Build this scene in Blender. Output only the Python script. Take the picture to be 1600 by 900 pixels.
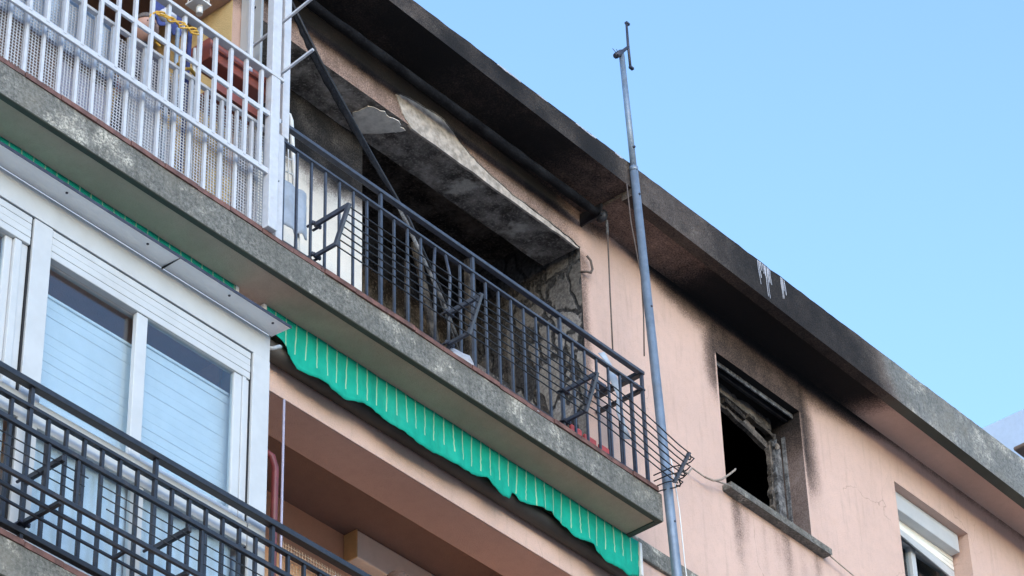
import bpy, bmesh, math, random
from mathutils import Vector, Matrix, noise

random.seed(7)
scene = bpy.context.scene
for o in list(bpy.data.objects):
    bpy.data.objects.remove(o)
COL = scene.collection

# ------------------------------------------------------------------ camera
# world: X along the facade (to the right), Y into the building, Z up; z = 0 is the floor of the burnt balcony
cam_d = bpy.data.cameras.new("camera")
cam = bpy.data.objects.new("camera", cam_d)
COL.objects.link(cam)
_Xc = Vector((.65161, -.44861, -.61163))      # facade axes seen from the camera (right, up, back)
_Zc = Vector((-.02621, .79258, -.60921))
_Zc = (_Zc - _Xc * _Xc.dot(_Zc)).normalized()
_Yc = _Zc.cross(_Xc)
rot = Matrix((_Xc.normalized(), _Yc.normalized(), _Zc))
cam.matrix_world = Matrix.Translation((-12.510, -9.620, -10.333)) @ rot.to_4x4()
cam_d.sensor_width = 36
cam_d.lens = 109.82
cam_d.clip_start = .1
cam_d.clip_end = 4000
scene.camera = cam

# ------------------------------------------------------------------ light
SUN_EL, SUN_AZ = 16, 214          # degrees; azimuth measured from +Y towards +X
w = bpy.data.worlds.new("World")
scene.world = w
w.use_nodes = True
wn = w.node_tree.nodes
wl = w.node_tree.links
bg = wn["Background"]
sky = wn.new("ShaderNodeTexSky")
sky.sky_type = 'NISHITA'
sky.sun_disc = False
sky.sun_elevation = math.radians(SUN_EL)
sky.sun_rotation = math.radians(SUN_AZ)
sky.altitude = 300
sky.air_density = 1.15
sky.dust_density = .4
sky.ozone_density = 3.0
wl.new(sky.outputs[0], bg.inputs[0])
bg.inputs[1].default_value = .15
sun_d = bpy.data.lights.new("sun", 'SUN')
sun_d.energy = .5
sun_d.angle = math.radians(60)
sun_d.color = (1, .96, .92)
sun = bpy.data.objects.new("sun", sun_d)
COL.objects.link(sun)
_a, _e = math.radians(SUN_AZ), math.radians(SUN_EL)
_sd = Vector((math.sin(_a) * math.cos(_e), math.cos(_a) * math.cos(_e), math.sin(_e)))
sun.rotation_euler = _sd.to_track_quat('Z', 'Y').to_euler()
sun.location = _sd * 40
scene.view_settings.view_transform = 'Standard'
scene.view_settings.look = 'None'
scene.view_settings.gamma = 1
scene.view_settings.exposure = 1.74

# ------------------------------------------------------------------ materials
def new_mat(name):
    m = bpy.data.materials.new(name)
    m.use_nodes = True
    nt = m.node_tree
    return m, nt, nt.nodes, nt.links, nt.nodes["Principled BSDF"]

def nz(N, L, co, scale, detail=4, rough=.55, vec_scale=None):
    n = N.new("ShaderNodeTexNoise")
    n.inputs["Scale"].default_value = scale
    n.inputs["Detail"].default_value = detail
    n.inputs["Roughness"].default_value = rough
    src = co
    if vec_scale:
        mp = N.new("ShaderNodeMapping")
        mp.inputs["Scale"].default_value = vec_scale
        L.new(co, mp.inputs[0])
        src = mp.outputs[0]
    L.new(src, n.inputs["Vector"])
    return n.outputs["Fac"]

def ramp(N, L, f, a, b, smooth=True):
    r = N.new("ShaderNodeMapRange")
    r.interpolation_type = 'SMOOTHSTEP' if smooth else 'LINEAR'
    r.inputs["From Min"].default_value = a
    r.inputs["From Max"].default_value = b
    L.new(f, r.inputs["Value"])
    return r.outputs[0]

def mth(N, L, op, a, b=None, clamp=False):
    n = N.new("ShaderNodeMath")
    n.operation = op
    n.use_clamp = clamp
    for i, v in enumerate((a, b)):
        if v is None:
            continue
        if isinstance(v, (int, float)):
            n.inputs[i].default_value = v
        else:
            L.new(v, n.inputs[i])
    return n.outputs[0]

def mix(N, L, f, a, b, mode='MIX'):
    n = N.new("ShaderNodeMix")
    n.data_type = 'RGBA'
    n.blend_type = mode
    for i, v in ((0, f), (6, a), (7, b)):
        if isinstance(v, (int, float)):
            n.inputs[i].default_value = v
        elif isinstance(v, (tuple, list)):
            n.inputs[i].default_value = (*v, 1)
        else:
            L.new(v, n.inputs[i])
    return n.outputs[2]

def bump(N, L, h, strength, dist, bsdf):
    b = N.new("ShaderNodeBump")
    b.inputs["Strength"].default_value = strength
    b.inputs["Distance"].default_value = dist
    L.new(h, b.inputs["Height"])
    L.new(b.outputs[0], bsdf.inputs["Normal"])

def geo_pos(N):
    return N.new("ShaderNodeNewGeometry").outputs["Position"]

SOOT = (.011, .010, .011)

def add_soot(N, L, co, col, tone=SOOT, grain=True):
    at = N.new("ShaderNodeAttribute")
    at.attribute_name = "soot"
    f = at.outputs["Fac"]
    if grain:
        a = nz(N, L, co, 9, 6, .65)
        b = nz(N, L, co, 90, 3, .6)
        v = mth(N, L, 'ADD', mth(N, L, 'MULTIPLY', mth(N, L, 'SUBTRACT', a, .5), .50),
                mth(N, L, 'MULTIPLY', mth(N, L, 'SUBTRACT', b, .5), .75))
        e = mth(N, L, 'MULTIPLY', f, mth(N, L, 'SUBTRACT', 1.06, f))     # grain strongest where half sooted
        f = mth(N, L, 'ADD', f, mth(N, L, 'MULTIPLY', mth(N, L, 'MULTIPLY', v, e), 4), True)
    brown = mix(N, L, ramp(N, L, f, .0, .55), col, mix(N, L, .72, col, (.098, .064, .052)))
    return mix(N, L, ramp(N, L, f, .3, 1.0), brown, tone)

def plaster(name, base, var=.12, soot=True, rough=.92, dirt=.0):
    m, nt, N, L, B = new_mat(name)
    co = geo_pos(N)
    big = ramp(N, L, nz(N, L, co, 1.3, 5, .6), .3, .7)
    fine = nz(N, L, co, 120, 3, .6)
    mid = nz(N, L, co, 14, 5, .65)
    dark = tuple(c * (1 - var) for c in base)
    light = tuple(min(1, c * (1 + var * .6)) for c in base)
    c = mix(N, L, big, dark, light)
    c = mix(N, L, mth(N, L, 'MULTIPLY', ramp(N, L, mid, .4, .75), .25), c, tuple(x * .72 for x in base))
    c = mix(N, L, mth(N, L, 'MULTIPLY', ramp(N, L, fine, .45, .75), .28), c, tuple(x * .6 for x in base))
    if dirt:
        cv = N.new("ShaderNodeTexVoronoi")
        cv.feature = 'DISTANCE_TO_EDGE'
        cv.inputs["Scale"].default_value = 1.15
        dn = N.new("ShaderNodeTexNoise"); dn.inputs["Scale"].default_value = 3.5; dn.inputs["Detail"].default_value = 6
        L.new(co, dn.inputs["Vector"])
        L.new(mix(N, L, .16, co, dn.outputs["Color"], 'LINEAR_LIGHT'), cv.inputs["Vector"])
        ck = mth(N, L, 'MULTIPLY', mth(N, L, 'LESS_THAN', cv.outputs[0], .0028), ramp(N, L, nz(N, L, co, 1.1, 3, .5), .52, .62))
        c = mix(N, L, mth(N, L, 'MULTIPLY', ck, .35), c, (.16, .11, .09))
        sp_ = ramp(N, L, nz(N, L, co, 42, 5, .7), .58, .72)
        c = mix(N, L, mth(N, L, 'MULTIPLY', sp_, .30), c, tuple(x * .62 for x in base))
        st = nz(N, L, co, 6, 5, .6, (3.2, 3.2, .32))
        c = mix(N, L, mth(N, L, 'MULTIPLY', ramp(N, L, st, .5, .78), dirt), c, (.09, .075, .065))
    if soot:
        c = add_soot(N, L, co, c)
    L.new(c, B.inputs["Base Color"])
    B.inputs["Roughness"].default_value = rough
    B.inputs["Specular IOR Level"].default_value = .2
    h = mth(N, L, 'ADD', fine, mth(N, L, 'MULTIPLY', mid, .6))
    bump(N, L, h, .55, .006, B)
    return m

def granite(name, a=(.25, .243, .225), b=(.076, .075, .071), white=.5, soot=True):
    m, nt, N, L, B = new_mat(name)
    co = geo_pos(N)
    sp = nz(N, L, co, 48, 4, .75)
    sp2 = nz(N, L, co, 110, 2, .7)
    big = nz(N, L, co, 2.6, 6, .65)
    c = mix(N, L, ramp(N, L, sp, .30, .70), b, a)
    c = mix(N, L, mth(N, L, 'MULTIPLY', ramp(N, L, sp2, .55, .72), .5), c, (.48, .48, .45))
    c = mix(N, L, mth(N, L, 'MULTIPLY', ramp(N, L, big, .35, .6), .45), c, (.112, .11, .10))
    strk = ramp(N, L, nz(N, L, co, 5, 6, .65, (3.5, 3.5, .35)), .48, .70)
    c = mix(N, L, mth(N, L, 'MULTIPLY', strk, .55), c, (.075, .078, .072))
    tan = ramp(N, L, nz(N, L, co, 1.7, 5, .6), .5, .68)
    c = mix(N, L, mth(N, L, 'MULTIPLY', tan, .35), c, (.30, .27, .22))
    lime = mth(N, L, 'MULTIPLY', ramp(N, L, nz(N, L, co, 3.6, 7, .75), .50, .66), ramp(N, L, nz(N, L, co, 60, 3, .7), .38, .60))
    c = mix(N, L, mth(N, L, 'MULTIPLY', lime, white), c, (.72, .67, .58))
    if soot:
        c = add_soot(N, L, co, c)
    L.new(c, B.inputs["Base Color"])
    B.inputs["Roughness"].default_value = .9
    B.inputs["Specular IOR Level"].default_value = .25
    bump(N, L, mth(N, L, 'ADD', sp, sp2), .7, .006, B)
    return m

def simple(name, base, rough=.5, metallic=0., var=.1, scale=25, bump_s=.15, wear=None, wear_amt=.0, spec=.5):
    m, nt, N, L, B = new_mat(name)
    co = geo_pos(N)
    n = nz(N, L, co, scale, 5, .65)
    c = mix(N, L, ramp(N, L, n, .3, .7), tuple(x * (1 - var) for x in base), tuple(min(1, x * (1 + var)) for x in base))
    if wear:
        n2 = nz(N, L, co, scale * .35, 6, .7)
        c = mix(N, L, mth(N, L, 'MULTIPLY', ramp(N, L, n2, .55, .72), wear_amt), c, wear)
    L.new(c, B.inputs["Base Color"])
    B.inputs["Roughness"].default_value = rough
    B.inputs["Metallic"].default_value = metallic
    B.inputs["Specular IOR Level"].default_value = spec
    if bump_s:
        bump(N, L, n, bump_s, .004, B)
    return m

def charred(name, low=(.012, .011, .012), high=(.075, .066, .060), bare=None, bare_lo=.52, bare_hi=.56, scale=5.):
    """burnt plaster: sooty ground, ash-grey bloom and (optionally) pieces where the soot flaked off to bare plaster"""
    m, nt, N, L, B = new_mat(name)
    co = geo_pos(N)
    n = nz(N, L, co, scale, 7, .68)
    f = nz(N, L, co, 60, 4, .65)
    c = mix(N, L, ramp(N, L, n, .36, .74), low, high)
    c = mix(N, L, mth(N, L, 'MULTIPLY', ramp(N, L, f, .5, .7), .35), c, tuple(x * 1.7 for x in high))
    if bare:
        b = nz(N, L, co, scale * .62, 3, .5)
        e = nz(N, L, co, scale * 5, 4, .6)
        q = mth(N, L, 'ADD', b, mth(N, L, 'MULTIPLY', mth(N, L, 'SUBTRACT', e, .5), .14))
        cl = mix(N, L, ramp(N, L, f, .3, .75), tuple(x * .75 for x in bare), bare)
        c = mix(N, L, ramp(N, L, q, bare_lo, bare_hi), c, cl)
    L.new(c, B.inputs["Base Color"])
    B.inputs["Roughness"].default_value = .95
    B.inputs["Specular IOR Level"].default_value = .1
    bump(N, L, mth(N, L, 'ADD', n, f), .6, .012, B)
    return m

def jamb_mat(name):
    """giraffe pattern: plaster islands left between black cracks and burnt-off bands"""
    m, nt, N, L, B = new_mat(name)
    co = geo_pos(N)
    mp = N.new("ShaderNodeMapping")
    mp.inputs["Scale"].default_value = (1, 1.0, .72)
    L.new(co, mp.inputs[0])
    dn = N.new("ShaderNodeTexNoise")
    dn.inputs["Scale"].default_value = 4.5
    dn.inputs["Detail"].default_value = 4
    L.new(mp.outputs[0], dn.inputs["Vector"])
    ad = N.new("ShaderNodeMix")
    ad.data_type = 'RGBA'
    ad.blend_type = 'LINEAR_LIGHT'
    ad.inputs[0].default_value = .15
    L.new(mp.outputs[0], ad.inputs[6])
    L.new(dn.outputs["Color"], ad.inputs[7])
    v = N.new("ShaderNodeTexVoronoi")
    v.feature = 'DISTANCE_TO_EDGE'
    v.inputs["Scale"].default_value = 5.2
    L.new(ad.outputs[2], v.inputs["Vector"])
    v2 = N.new("ShaderNodeTexVoronoi")
    v2.inputs["Scale"].default_value = 5.2
    L.new(ad.outputs[2], v2.inputs["Vector"])
    sepc = N.new("ShaderNodeSeparateColor")
    L.new(v2.outputs["Color"], sepc.inputs[0])
    island = ramp(N, L, v.outputs[0], .03, .10)
    keep = ramp(N, L, sepc.outputs[0], .30, .42)
    f = nz(N, L, co, 45, 5, .65)
    pl = mix(N, L, ramp(N, L, f, .3, .7), (.17, .155, .15), (.36, .335, .32))
    pl = mix(N, L, sepc.outputs[1], mix(N, L, .5, pl, (.10, .085, .07)), pl)
    bl = mix(N, L, ramp(N, L, f, .3, .75), (.018, .018, .020), (.075, .072, .074))
    c = mix(N, L, mth(N, L, 'MULTIPLY', island, keep), bl, pl)
    at = N.new("ShaderNodeAttribute")
    at.attribute_name = "soot"
    c = mix(N, L, at.outputs["Fac"], c, bl)
    L.new(c, B.inputs["Base Color"])
    B.inputs["Roughness"].default_value = .95
    B.inputs["Specular IOR Level"].default_value = .1
    bump(N, L, mth(N, L, 'ADD', island, mth(N, L, 'MULTIPLY', f, .4)), .7, .012, B)
    return m

def glass_mat(name, tint=(.86, .92, .95), refl_rough=.02):
    m, nt, N, L, B = new_mat(name)
    N.remove(B)
    t = N.new("ShaderNodeBsdfTransparent")
    t.inputs[0].default_value = (*tint, 1)
    g = N.new("ShaderNodeBsdfGlossy")
    g.inputs["Roughness"].default_value = refl_rough
    lw = N.new("ShaderNodeLayerWeight")
    lw.inputs[0].default_value = .5
    mx = N.new("ShaderNodeMixShader")
    f = mth(N, L, 'ADD', .06, mth(N, L, 'MULTIPLY', mth(N, L, 'POWER', lw.outputs["Facing"], 3.), .6), True)
    L.new(f, mx.inputs[0])
    L.new(t.outputs[0], mx.inputs[1])
    L.new(g.outputs[0], mx.inputs[2])
    L.new(mx.outputs[0], N["Material Output"].inputs[0])
    return m

def awning_mat(name):
    m, nt, N, L, B = new_mat(name)
    co = geo_pos(N)
    sp = N.new("ShaderNodeSeparateXYZ")
    L.new(co, sp.inputs[0])
    wob = mth(N, L, 'MULTIPLY', mth(N, L, 'SUBTRACT', nz(N, L, co, 3, 3, .5), .5), .018)
    x = mth(N, L, 'ADD', sp.outputs[0], wob)
    fr = mth(N, L, 'FRACT', mth(N, L, 'DIVIDE', mth(N, L, 'ADD', x, 20), .0795))
    line = mth(N, L, 'LESS_THAN', mth(N, L, 'ABSOLUTE', mth(N, L, 'SUBTRACT', fr, .5)), .05)
    # threads stop short of the scalloped hem
    tex = nz(N, L, co, 2.1, 2, .5, (1, 1, .001))
    lim = mth(N, L, 'ADD', -.47, mth(N, L, 'MULTIPLY', tex, .17))
    up = mth(N, L, 'GREATER_THAN', sp.outputs[2], lim)
    line = mth(N, L, 'MULTIPLY', line, up)
    fade = nz(N, L, co, 9, 4, .6)
    g = mix(N, L, ramp(N, L, fade, .25, .75), (.006, .36, .26), (.010, .45, .33))
    g = mix(N, L, mth(N, L, 'MULTIPLY', ramp(N, L, nz(N, L, co, 5, 5, .65, (3, 3, .6)), .5, .75), .6), g, (.006, .22, .155))
    g = mix(N, L, mth(N, L, 'MULTIPLY', ramp(N, L, nz(N, L, co, 2.2, 5, .6), .5, .72), .35), g, (.05, .47, .36))
    c = mix(N, L, mth(N, L, 'MULTIPLY', line, .9), g, (.38, .62, .42))
    L.new(c, B.inputs["Base Color"])
    B.inputs["Roughness"].default_value = .75
    B.inputs["Specular IOR Level"].default_value = .2
    bump(N, L, nz(N, L, co, 260, 2, .5), .12, .002, B)
    tr = N.new("ShaderNodeBsdfTranslucent")
    L.new(c, tr.inputs[0])
    mx = N.new("ShaderNodeMixShader")
    mx.inputs[0].default_value = .15
    L.new(B.outputs[0], mx.inputs[1])
    L.new(tr.outputs[0], mx.inputs[2])
    L.new(mx.outputs[0], N["Material Output"].inputs[0])
    return m

M = {}
M['pink'] = plaster("pink_render", (.625, .435, .37), .06, dirt=.16)
M['soffit'] = plaster("soffit_render", (.62, .43, .36), .10, dirt=.0)
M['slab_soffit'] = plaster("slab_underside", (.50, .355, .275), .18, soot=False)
M['beam'] = plaster("brown_lintel_render", (.53, .365, .31), .09, soot=False)
M['orange'] = plaster("orange_render", (.74, .46, .31), .08, soot=False)
M['cream'] = plaster("cream_render", (.70, .52, .27), .06, soot=False)
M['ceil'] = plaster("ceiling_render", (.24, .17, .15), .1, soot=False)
M['granite'] = granite("granite_render", white=.75)
M['granite_eave'] = granite("eave_granite", (.28, .28, .275), (.105, .11, .11), .6)
M['mossy'] = plaster("mossy_drip_edge", (.085, .09, .075), .3, soot=True)
M['tile'] = simple("terracotta_nosing", (.15, .070, .058), .7, var=.4, scale=12, wear=(.05, .045, .04), wear_amt=.8)
M['char'] = charred("charred_plaster", (.03, .027, .026), (.22, .19, .17))
M['char_ceiling'] = charred("charred_ceiling", high=(.17, .145, .13))
M['char_beam'] = charred("charred_lintel", (.07, .062, .058), (.42, .38, .355), (.58, .54, .50), .60, .70, 5.5)
M['char_wood'] = charred("charred_wood", (.015, .013, .013), (.10, .085, .072), scale=9)
M['jamb'] = jamb_mat("flaked_jamb_plaster")
M['spall'] = simple("bare_concrete", (.42, .37, .335), .95, var=.35, scale=18, bump_s=.8, wear=(.12, .10, .09), wear_amt=.7, spec=.1)
M['spall_light'] = simple("pale_concrete", (.66, .62, .58), .95, var=.2, scale=14, bump_s=.6, wear=(.2, .18, .17), wear_amt=.7, spec=.1)
M['smokewall'] = plaster("white_wall_paint", (.74, .70, .65), .06)
M['black_metal'] = simple("dark_railing_paint", (.046, .055, .080), .42, .0, .25, 30, .2, wear=(.10, .085, .075), wear_amt=.4)
M['low_metal'] = simple("black_railing_paint", (.017, .018, .025), .40, .0, .3, 30, .2, wear=(.10, .07, .055), wear_amt=.45)
M['white_metal'] = simple("white_railing_paint", (.52, .535, .585), .4, 0, .06, 20, .1, wear=(.35, .27, .2), wear_amt=.25)
M['alu'] = simple("white_aluminium", (.51, .525, .545), .32, 0, .05, 6, .04, wear=(.42, .40, .38), wear_amt=.25)
M['alu_bright'] = simple("clean_white_sheet", (.80, .82, .84), .4, 0, .04, 6, .03)
M['seal'] = simple("black_seal", (.01, .01, .012), .6)
M['glass'] = glass_mat("window_glass")
M['blind'] = simple("white_blind", (.74, .75, .78), .5, 0, .04, 8, .05)
M['curtain'] = simple("pale_curtain", (.80, .81, .86), .9, 0, .06, 8, .1)
M['awning'] = awning_mat("green_awning_cloth")
M['shade_roll'] = simple("dark_roll_for_shade", (.035, .030, .026), .6, 0, .2, 10, .1)  # near-black tone stands in for the deep shade behind the valance
M['galv'] = simple("galvanised_pole", (.19, .235, .30), .42, .30, .15, 16, .1, wear=(.16, .14, .13), wear_amt=.4)
M['dark_steel'] = simple("dark_steel", (.05, .05, .07), .5, .4, .3, 30, .2)
M['burnt_metal'] = simple("burnt_metal", (.017, .018, .024), .55, .3, .5, 14, .3, wear=(.10, .095, .095), wear_amt=.3)
M['burnt_cloth'] = charred("burnt_awning_cloth", (.005, .005, .007), (.020, .021, .025))
M['ash_frame'] = charred("ash_covered_frame", (.05, .05, .055), (.26, .26, .27), scale=14)
M['reveal'] = plaster("sooted_reveal", (.30, .235, .225), .2)
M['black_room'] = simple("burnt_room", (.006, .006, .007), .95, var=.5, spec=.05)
M['terracotta'] = simple("red_plastic_planter", (.27, .075, .055), .38, 0, .12, 10, .05)
M['soil'] = simple("potting_soil", (.03, .02, .015), .95)
M['rope'] = simple("yellow_rope", (.62, .36, .06), .8, 0, .2, 60, .2)
M['cord'] = simple("pale_cord", (.30, .25, .21), .8, 0, .2, 60, .1)
M['cable'] = simple("brown_cable", (.10, .075, .065), .7, 0, .2, 60, .1)
M['cloth_w'] = simple("white_laundry", (.50, .51, .58), .9, 0, .08, 10, .15)
M['cloth_l'] = simple("lavender_laundry", (.42, .41, .54), .9, 0, .08, 10, .15)
M['cloth_p'] = simple("pink_laundry", (.72, .33, .33), .9, 0, .12, 25, .15)
M['cloth_b'] = simple("blue_laundry", (.045, .06, .20), .9, 0, .2, 15, .15)
M['cloth_y'] = simple("yellow_laundry", (.62, .44, .16), .9, 0, .12, 15, .15)
M['cloth_g'] = simple("grey_blue_laundry", (.36, .42, .52), .9, 0, .1, 15, .15)
M['sheet'] = simple("pale_blue_screen", (.36, .46, .60), .6, 0, .06, 20, .1)
M['net'] = simple("plastic_net", (.42, .43, .47), .55, 0, .05, 20, 0)
M['net_tan'] = simple("tan_net", (.55, .40, .28), .7, 0, .1, 20, 0)
M['red_pl'] = simple("red_plastic", (.46, .06, .055), .5, 0, .25, 20, .3)
M['red_pipe'] = simple("dark_red_pipe", (.16, .035, .04), .45, 0, .15, 20, .1)
M['white_pl'] = simple("white_plastic", (.72, .72, .72), .4, 0, .05, 20, .05)
M['cream_pl'] = simple("cream_shutter_box", (.82, .79, .72), .45, 0, .05, 8, .05)
M['lime'] = simple("limescale", (.40, .41, .47), .9, 0, .25, 60, .3)
M['skin'] = simple("skin", (.55, .32, .25), .55, 0, .08, 20, .05)
M['hair_grey'] = simple("grey_hair", (.14, .12, .115), .6, 0, .4, 90, .6)
M['hair_brown'] = simple("brown_hair", (.09, .05, .035), .6, 0, .4, 90, .6)
M['shirt'] = simple("dark_shirt", (.05, .05, .07), .9, 0, .2, 20, .2)
M['shirt2'] = simple("grey_shirt", (.25, .26, .28), .9, 0, .2, 20, .2)
M['roof'] = simple("roof_felt", (.22, .21, .20), .9, 0, .2, 6, .3)
M['brown_eave'] = plaster("brown_eave", (.16, .11, .09), .1, soot=False)
M['pale_far'] = plaster("pale_far_wall", (.55, .52, .50), .1, soot=False)

M['pale_blue'] = plaster("pale_blue_haze", (.44, .52, .66), .05, soot=False)

def ground_mat():
    m, nt, N, L, B = new_mat("paving")
    co = geo_pos(N)
    c = mix(N, L, ramp(N, L, nz(N, L, co, .4, 6, .6), .3, .7), (.30, .26, .22), (.40, .35, .30))
    L.new(c, B.inputs["Base Color"])
    B.inputs["Roughness"].default_value = .9
    return m
M['ground'] = ground_mat()

# ------------------------------------------------------------------ mesh helpers
def root_of(o):
    loc = Vector((0, 0, 0))
    while o is not None:
        loc += o.location
        o = o.parent
    return loc

def tag(o, label, cat, group=None):
    o["label"] = label
    o["category"] = cat
    if group:
        o["group"] = group
    return o

def thing(name, loc, label, cat, group=None):
    o = bpy.data.objects.new(name, None)
    o.empty_display_size = .1
    o.location = loc
    COL.objects.link(o)
    return tag(o, label, cat, group)

def link_mesh(name, me, mat, parent=None, loc=(0, 0, 0), rotz=0):
    """loc is a world position"""
    o = bpy.data.objects.new(name, me)
    COL.objects.link(o)
    if mat and not me.materials:
        me.materials.append(mat)
    if parent is not None:
        o.parent = parent
        o.location = Vector(loc) - root_of(parent)
    else:
        o.location = loc
    if rotz:
        o.rotation_euler.z = rotz
    return o

class MB:
    def __init__(s):
        s.v = []; s.f = []; s.sm = []
    def poly(s, vs, fs, smooth=False):
        k = len(s.v)
        s.v += [tuple(v) for v in vs]
        s.f += [tuple(i + k for i in f) for f in fs]
        s.sm += [smooth] * len(fs)
        return s
    def box(s, x0, x1, y0, y1, z0, z1):
        vs = [(x, y, z) for z in (z0, z1) for y in (y0, y1) for x in (x0, x1)]
        return s.poly(vs, [(0, 2, 3, 1), (4, 5, 7, 6), (0, 1, 5, 4), (2, 6, 7, 3), (0, 4, 6, 2), (1, 3, 7, 5)])
    def bar(s, a, b, wx, wz, up=(0, 0, 1)):
        """box along a->b; wx across, wz along 'up'"""
        a, b = Vector(a), Vector(b)
        d = (b - a).normalized()
        u = Vector(up)
        u = (u - d * u.dot(d))
        if u.length < 1e-4:
            u = Vector((0, 1, 0)) - d * d.y
        u.normalize()
        r = d.cross(u)
        vs = []
        for p in (a, b):
            for i, j in ((-1, -1), (1, -1), (1, 1), (-1, 1)):
                vs.append(p + r * (i * wx / 2) + u * (j * wz / 2))
        return s.poly(vs, [(0, 1, 2, 3), (7, 6, 5, 4), (0, 4, 5, 1), (1, 5, 6, 2), (2, 6, 7, 3), (3, 7, 4, 0)])
    def tube(s, pts, r, n=8, caps=True):
        pts = [Vector(p) for p in pts]
        rs = r if isinstance(r, (list, tuple)) else [r] * len(pts)
        vs, fs = [], []
        prev = None
        for i, p in enumerate(pts):
            d = (pts[min(i + 1, len(pts) - 1)] - pts[max(i - 1, 0)]).normalized()
            u = prev if prev is not None else (Vector((0, 0, 1)) if abs(d.z) < .9 else Vector((0, 1, 0)))
            u = (u - d * u.dot(d)).normalized()
            prev = u
            q = d.cross(u)
            for k in range(n):
                t = 2 * math.pi * k / n
                vs.append(p + (u * math.cos(t) + q * math.sin(t)) * rs[i])
        for i in range(len(pts) - 1):
            for k in range(n):
                a, b = i * n + k, i * n + (k + 1) % n
                fs.append((a, b, b + n, a + n))
        s.poly(vs, fs, True)
        if caps:
            k = len(s.v) - len(vs)
            s.f += [tuple(k + i for i in reversed(range(n))), tuple(k + len(vs) - n + i for i in range(n))]
            s.sm += [False, False]
        return s
    def sphere(s, c, r, nu=12, nv=8):
        c = Vector(c)
        r = Vector(r) if not isinstance(r, (int, float)) else Vector((r, r, r))
        vs, fs = [], []
        for j in range(nv + 1):
            t = math.pi * j / nv
            for i in range(nu):
                p = 2 * math.pi * i / nu
                vs.append((c.x + r.x * math.sin(t) * math.cos(p), c.y + r.y * math.sin(t) * math.sin(p), c.z + r.z * math.cos(t)))
        for j in range(nv):
            for i in range(nu):
                a, b = j * nu + i, j * nu + (i + 1) % nu
                fs.append((a, a + nu, b + nu, b))
        return s.poly(vs, fs, True)
    def mesh(s, name, origin=(0, 0, 0)):
        me = bpy.data.meshes.new(name)
        ox, oy, oz = origin
        me.from_pydata([(x - ox, y - oy, z - oz) for x, y, z in s.v], [], s.f)
        me.polygons.foreach_set("use_smooth", s.sm)
        me.validate()
        me.update()
        return me
    def build(s, name, mat, parent=None, bevel=0, origin=None):
        if origin is None:
            xs, ys, zs = zip(*s.v)
            origin = ((min(xs) + max(xs)) / 2, (min(ys) + max(ys)) / 2, min(zs))
        o = link_mesh(name, s.mesh(name, origin), mat, parent, origin)
        if bevel:
            b = o.modifiers.new("bevel", 'BEVEL')
            b.width = bevel
            b.segments = 2
            b.limit_method = 'ANGLE'
        return o

def lines(a, b, step, extra=()):
    n = max(1, int(round((b - a) / step)))
    xs = sorted(set([round(a + (b - a) * i / n, 5) for i in range(n + 1)] + [round(e, 5) for e in extra if a - 1e-6 <= e <= b + 1e-6]))
    keep = set(round(e, 5) for e in extra) | {round(a, 5), round(b, 5)}
    out = []
    for x in xs:
        if out and x - out[-1] < step * .35:
            if x in keep and out[-1] not in keep:
                out[-1] = x
                continue
            if x not in keep:
                continue
        out.append(x)
    return out

def grid_sheet(name, mat, parent, us, vs, to3, soot=None, hole=None, thick=None, jitter=None):
    """sheet of quads; to3(u, v) -> point; soot(u, v) stored as the point attribute 'soot'"""
    idx, V, S, F = {}, [], [], []
    def vid(i, j):
        if (i, j) not in idx:
            idx[(i, j)] = len(V)
            p = to3(us[i], vs[j])
            V.append(p)
            S.append(soot(us[i], vs[j]) if soot else 0.)
        return idx[(i, j)]
    for i in range(len(us) - 1):
        for j in range(len(vs) - 1):
            um, vm = (us[i] + us[i + 1]) / 2, (vs[j] + vs[j + 1]) / 2
            if hole and hole(um, vm):
                continue
            F.append((vid(i, j), vid(i + 1, j), vid(i + 1, j + 1), vid(i, j + 1)))
    org = V[0]
    me = bpy.data.meshes.new(name)
    me.from_pydata([(p[0] - org[0], p[1] - org[1], p[2] - org[2]) for p in V], [], F)
    at = me.attributes.new("soot", 'FLOAT', 'POINT')
    at.data.foreach_set("value", S)
    me.update()
    return link_mesh(name, me, mat, parent, org)

def soot_all(o, v):
    me = o.data
    at = me.attributes.new("soot", 'FLOAT', 'POINT')
    at.data.foreach_set("value", [v] * len(me.vertices) if isinstance(v, (int, float)) else [v(o.matrix_basis @ p.co) for p in me.vertices])

def sst(a, b, x):
    t = max(0, min(1, (x - a) / (b - a)))
    return t * t * (3 - 2 * t)

def fn(x, y, s=1.):
    return noise.noise(Vector((x * s, y * s, 3.7)))

# ------------------------------------------------------------------ ground
gm = MB().poly([(-600, -600, 0), (600, -600, 0), (600, 600, 0), (-600, 600, 0)], [(0, 1, 2, 3)])
g = gm.build("ground", M['ground'], origin=(0, 0, 0))
g.location.z = -11.95
g["kind"] = "structure"

# ------------------------------------------------------------------ the apartment building
XL, XR = -7.0, 9.0
BLD = thing("apartment_building", (0, 2, -11.9), "pink rendered apartment building with fire-blackened top floor and overhanging grey eave", "building")
OPEN = [(-6.2, -3.29, 0.0, 2.0), (-3.17, -.16, 0.0, 2.0), (-6.2, -.16, -2.65, -.575), (1.25, 2.18, .84, 1.935), (3.30, 4.222, .84, 1.916)]

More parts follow.
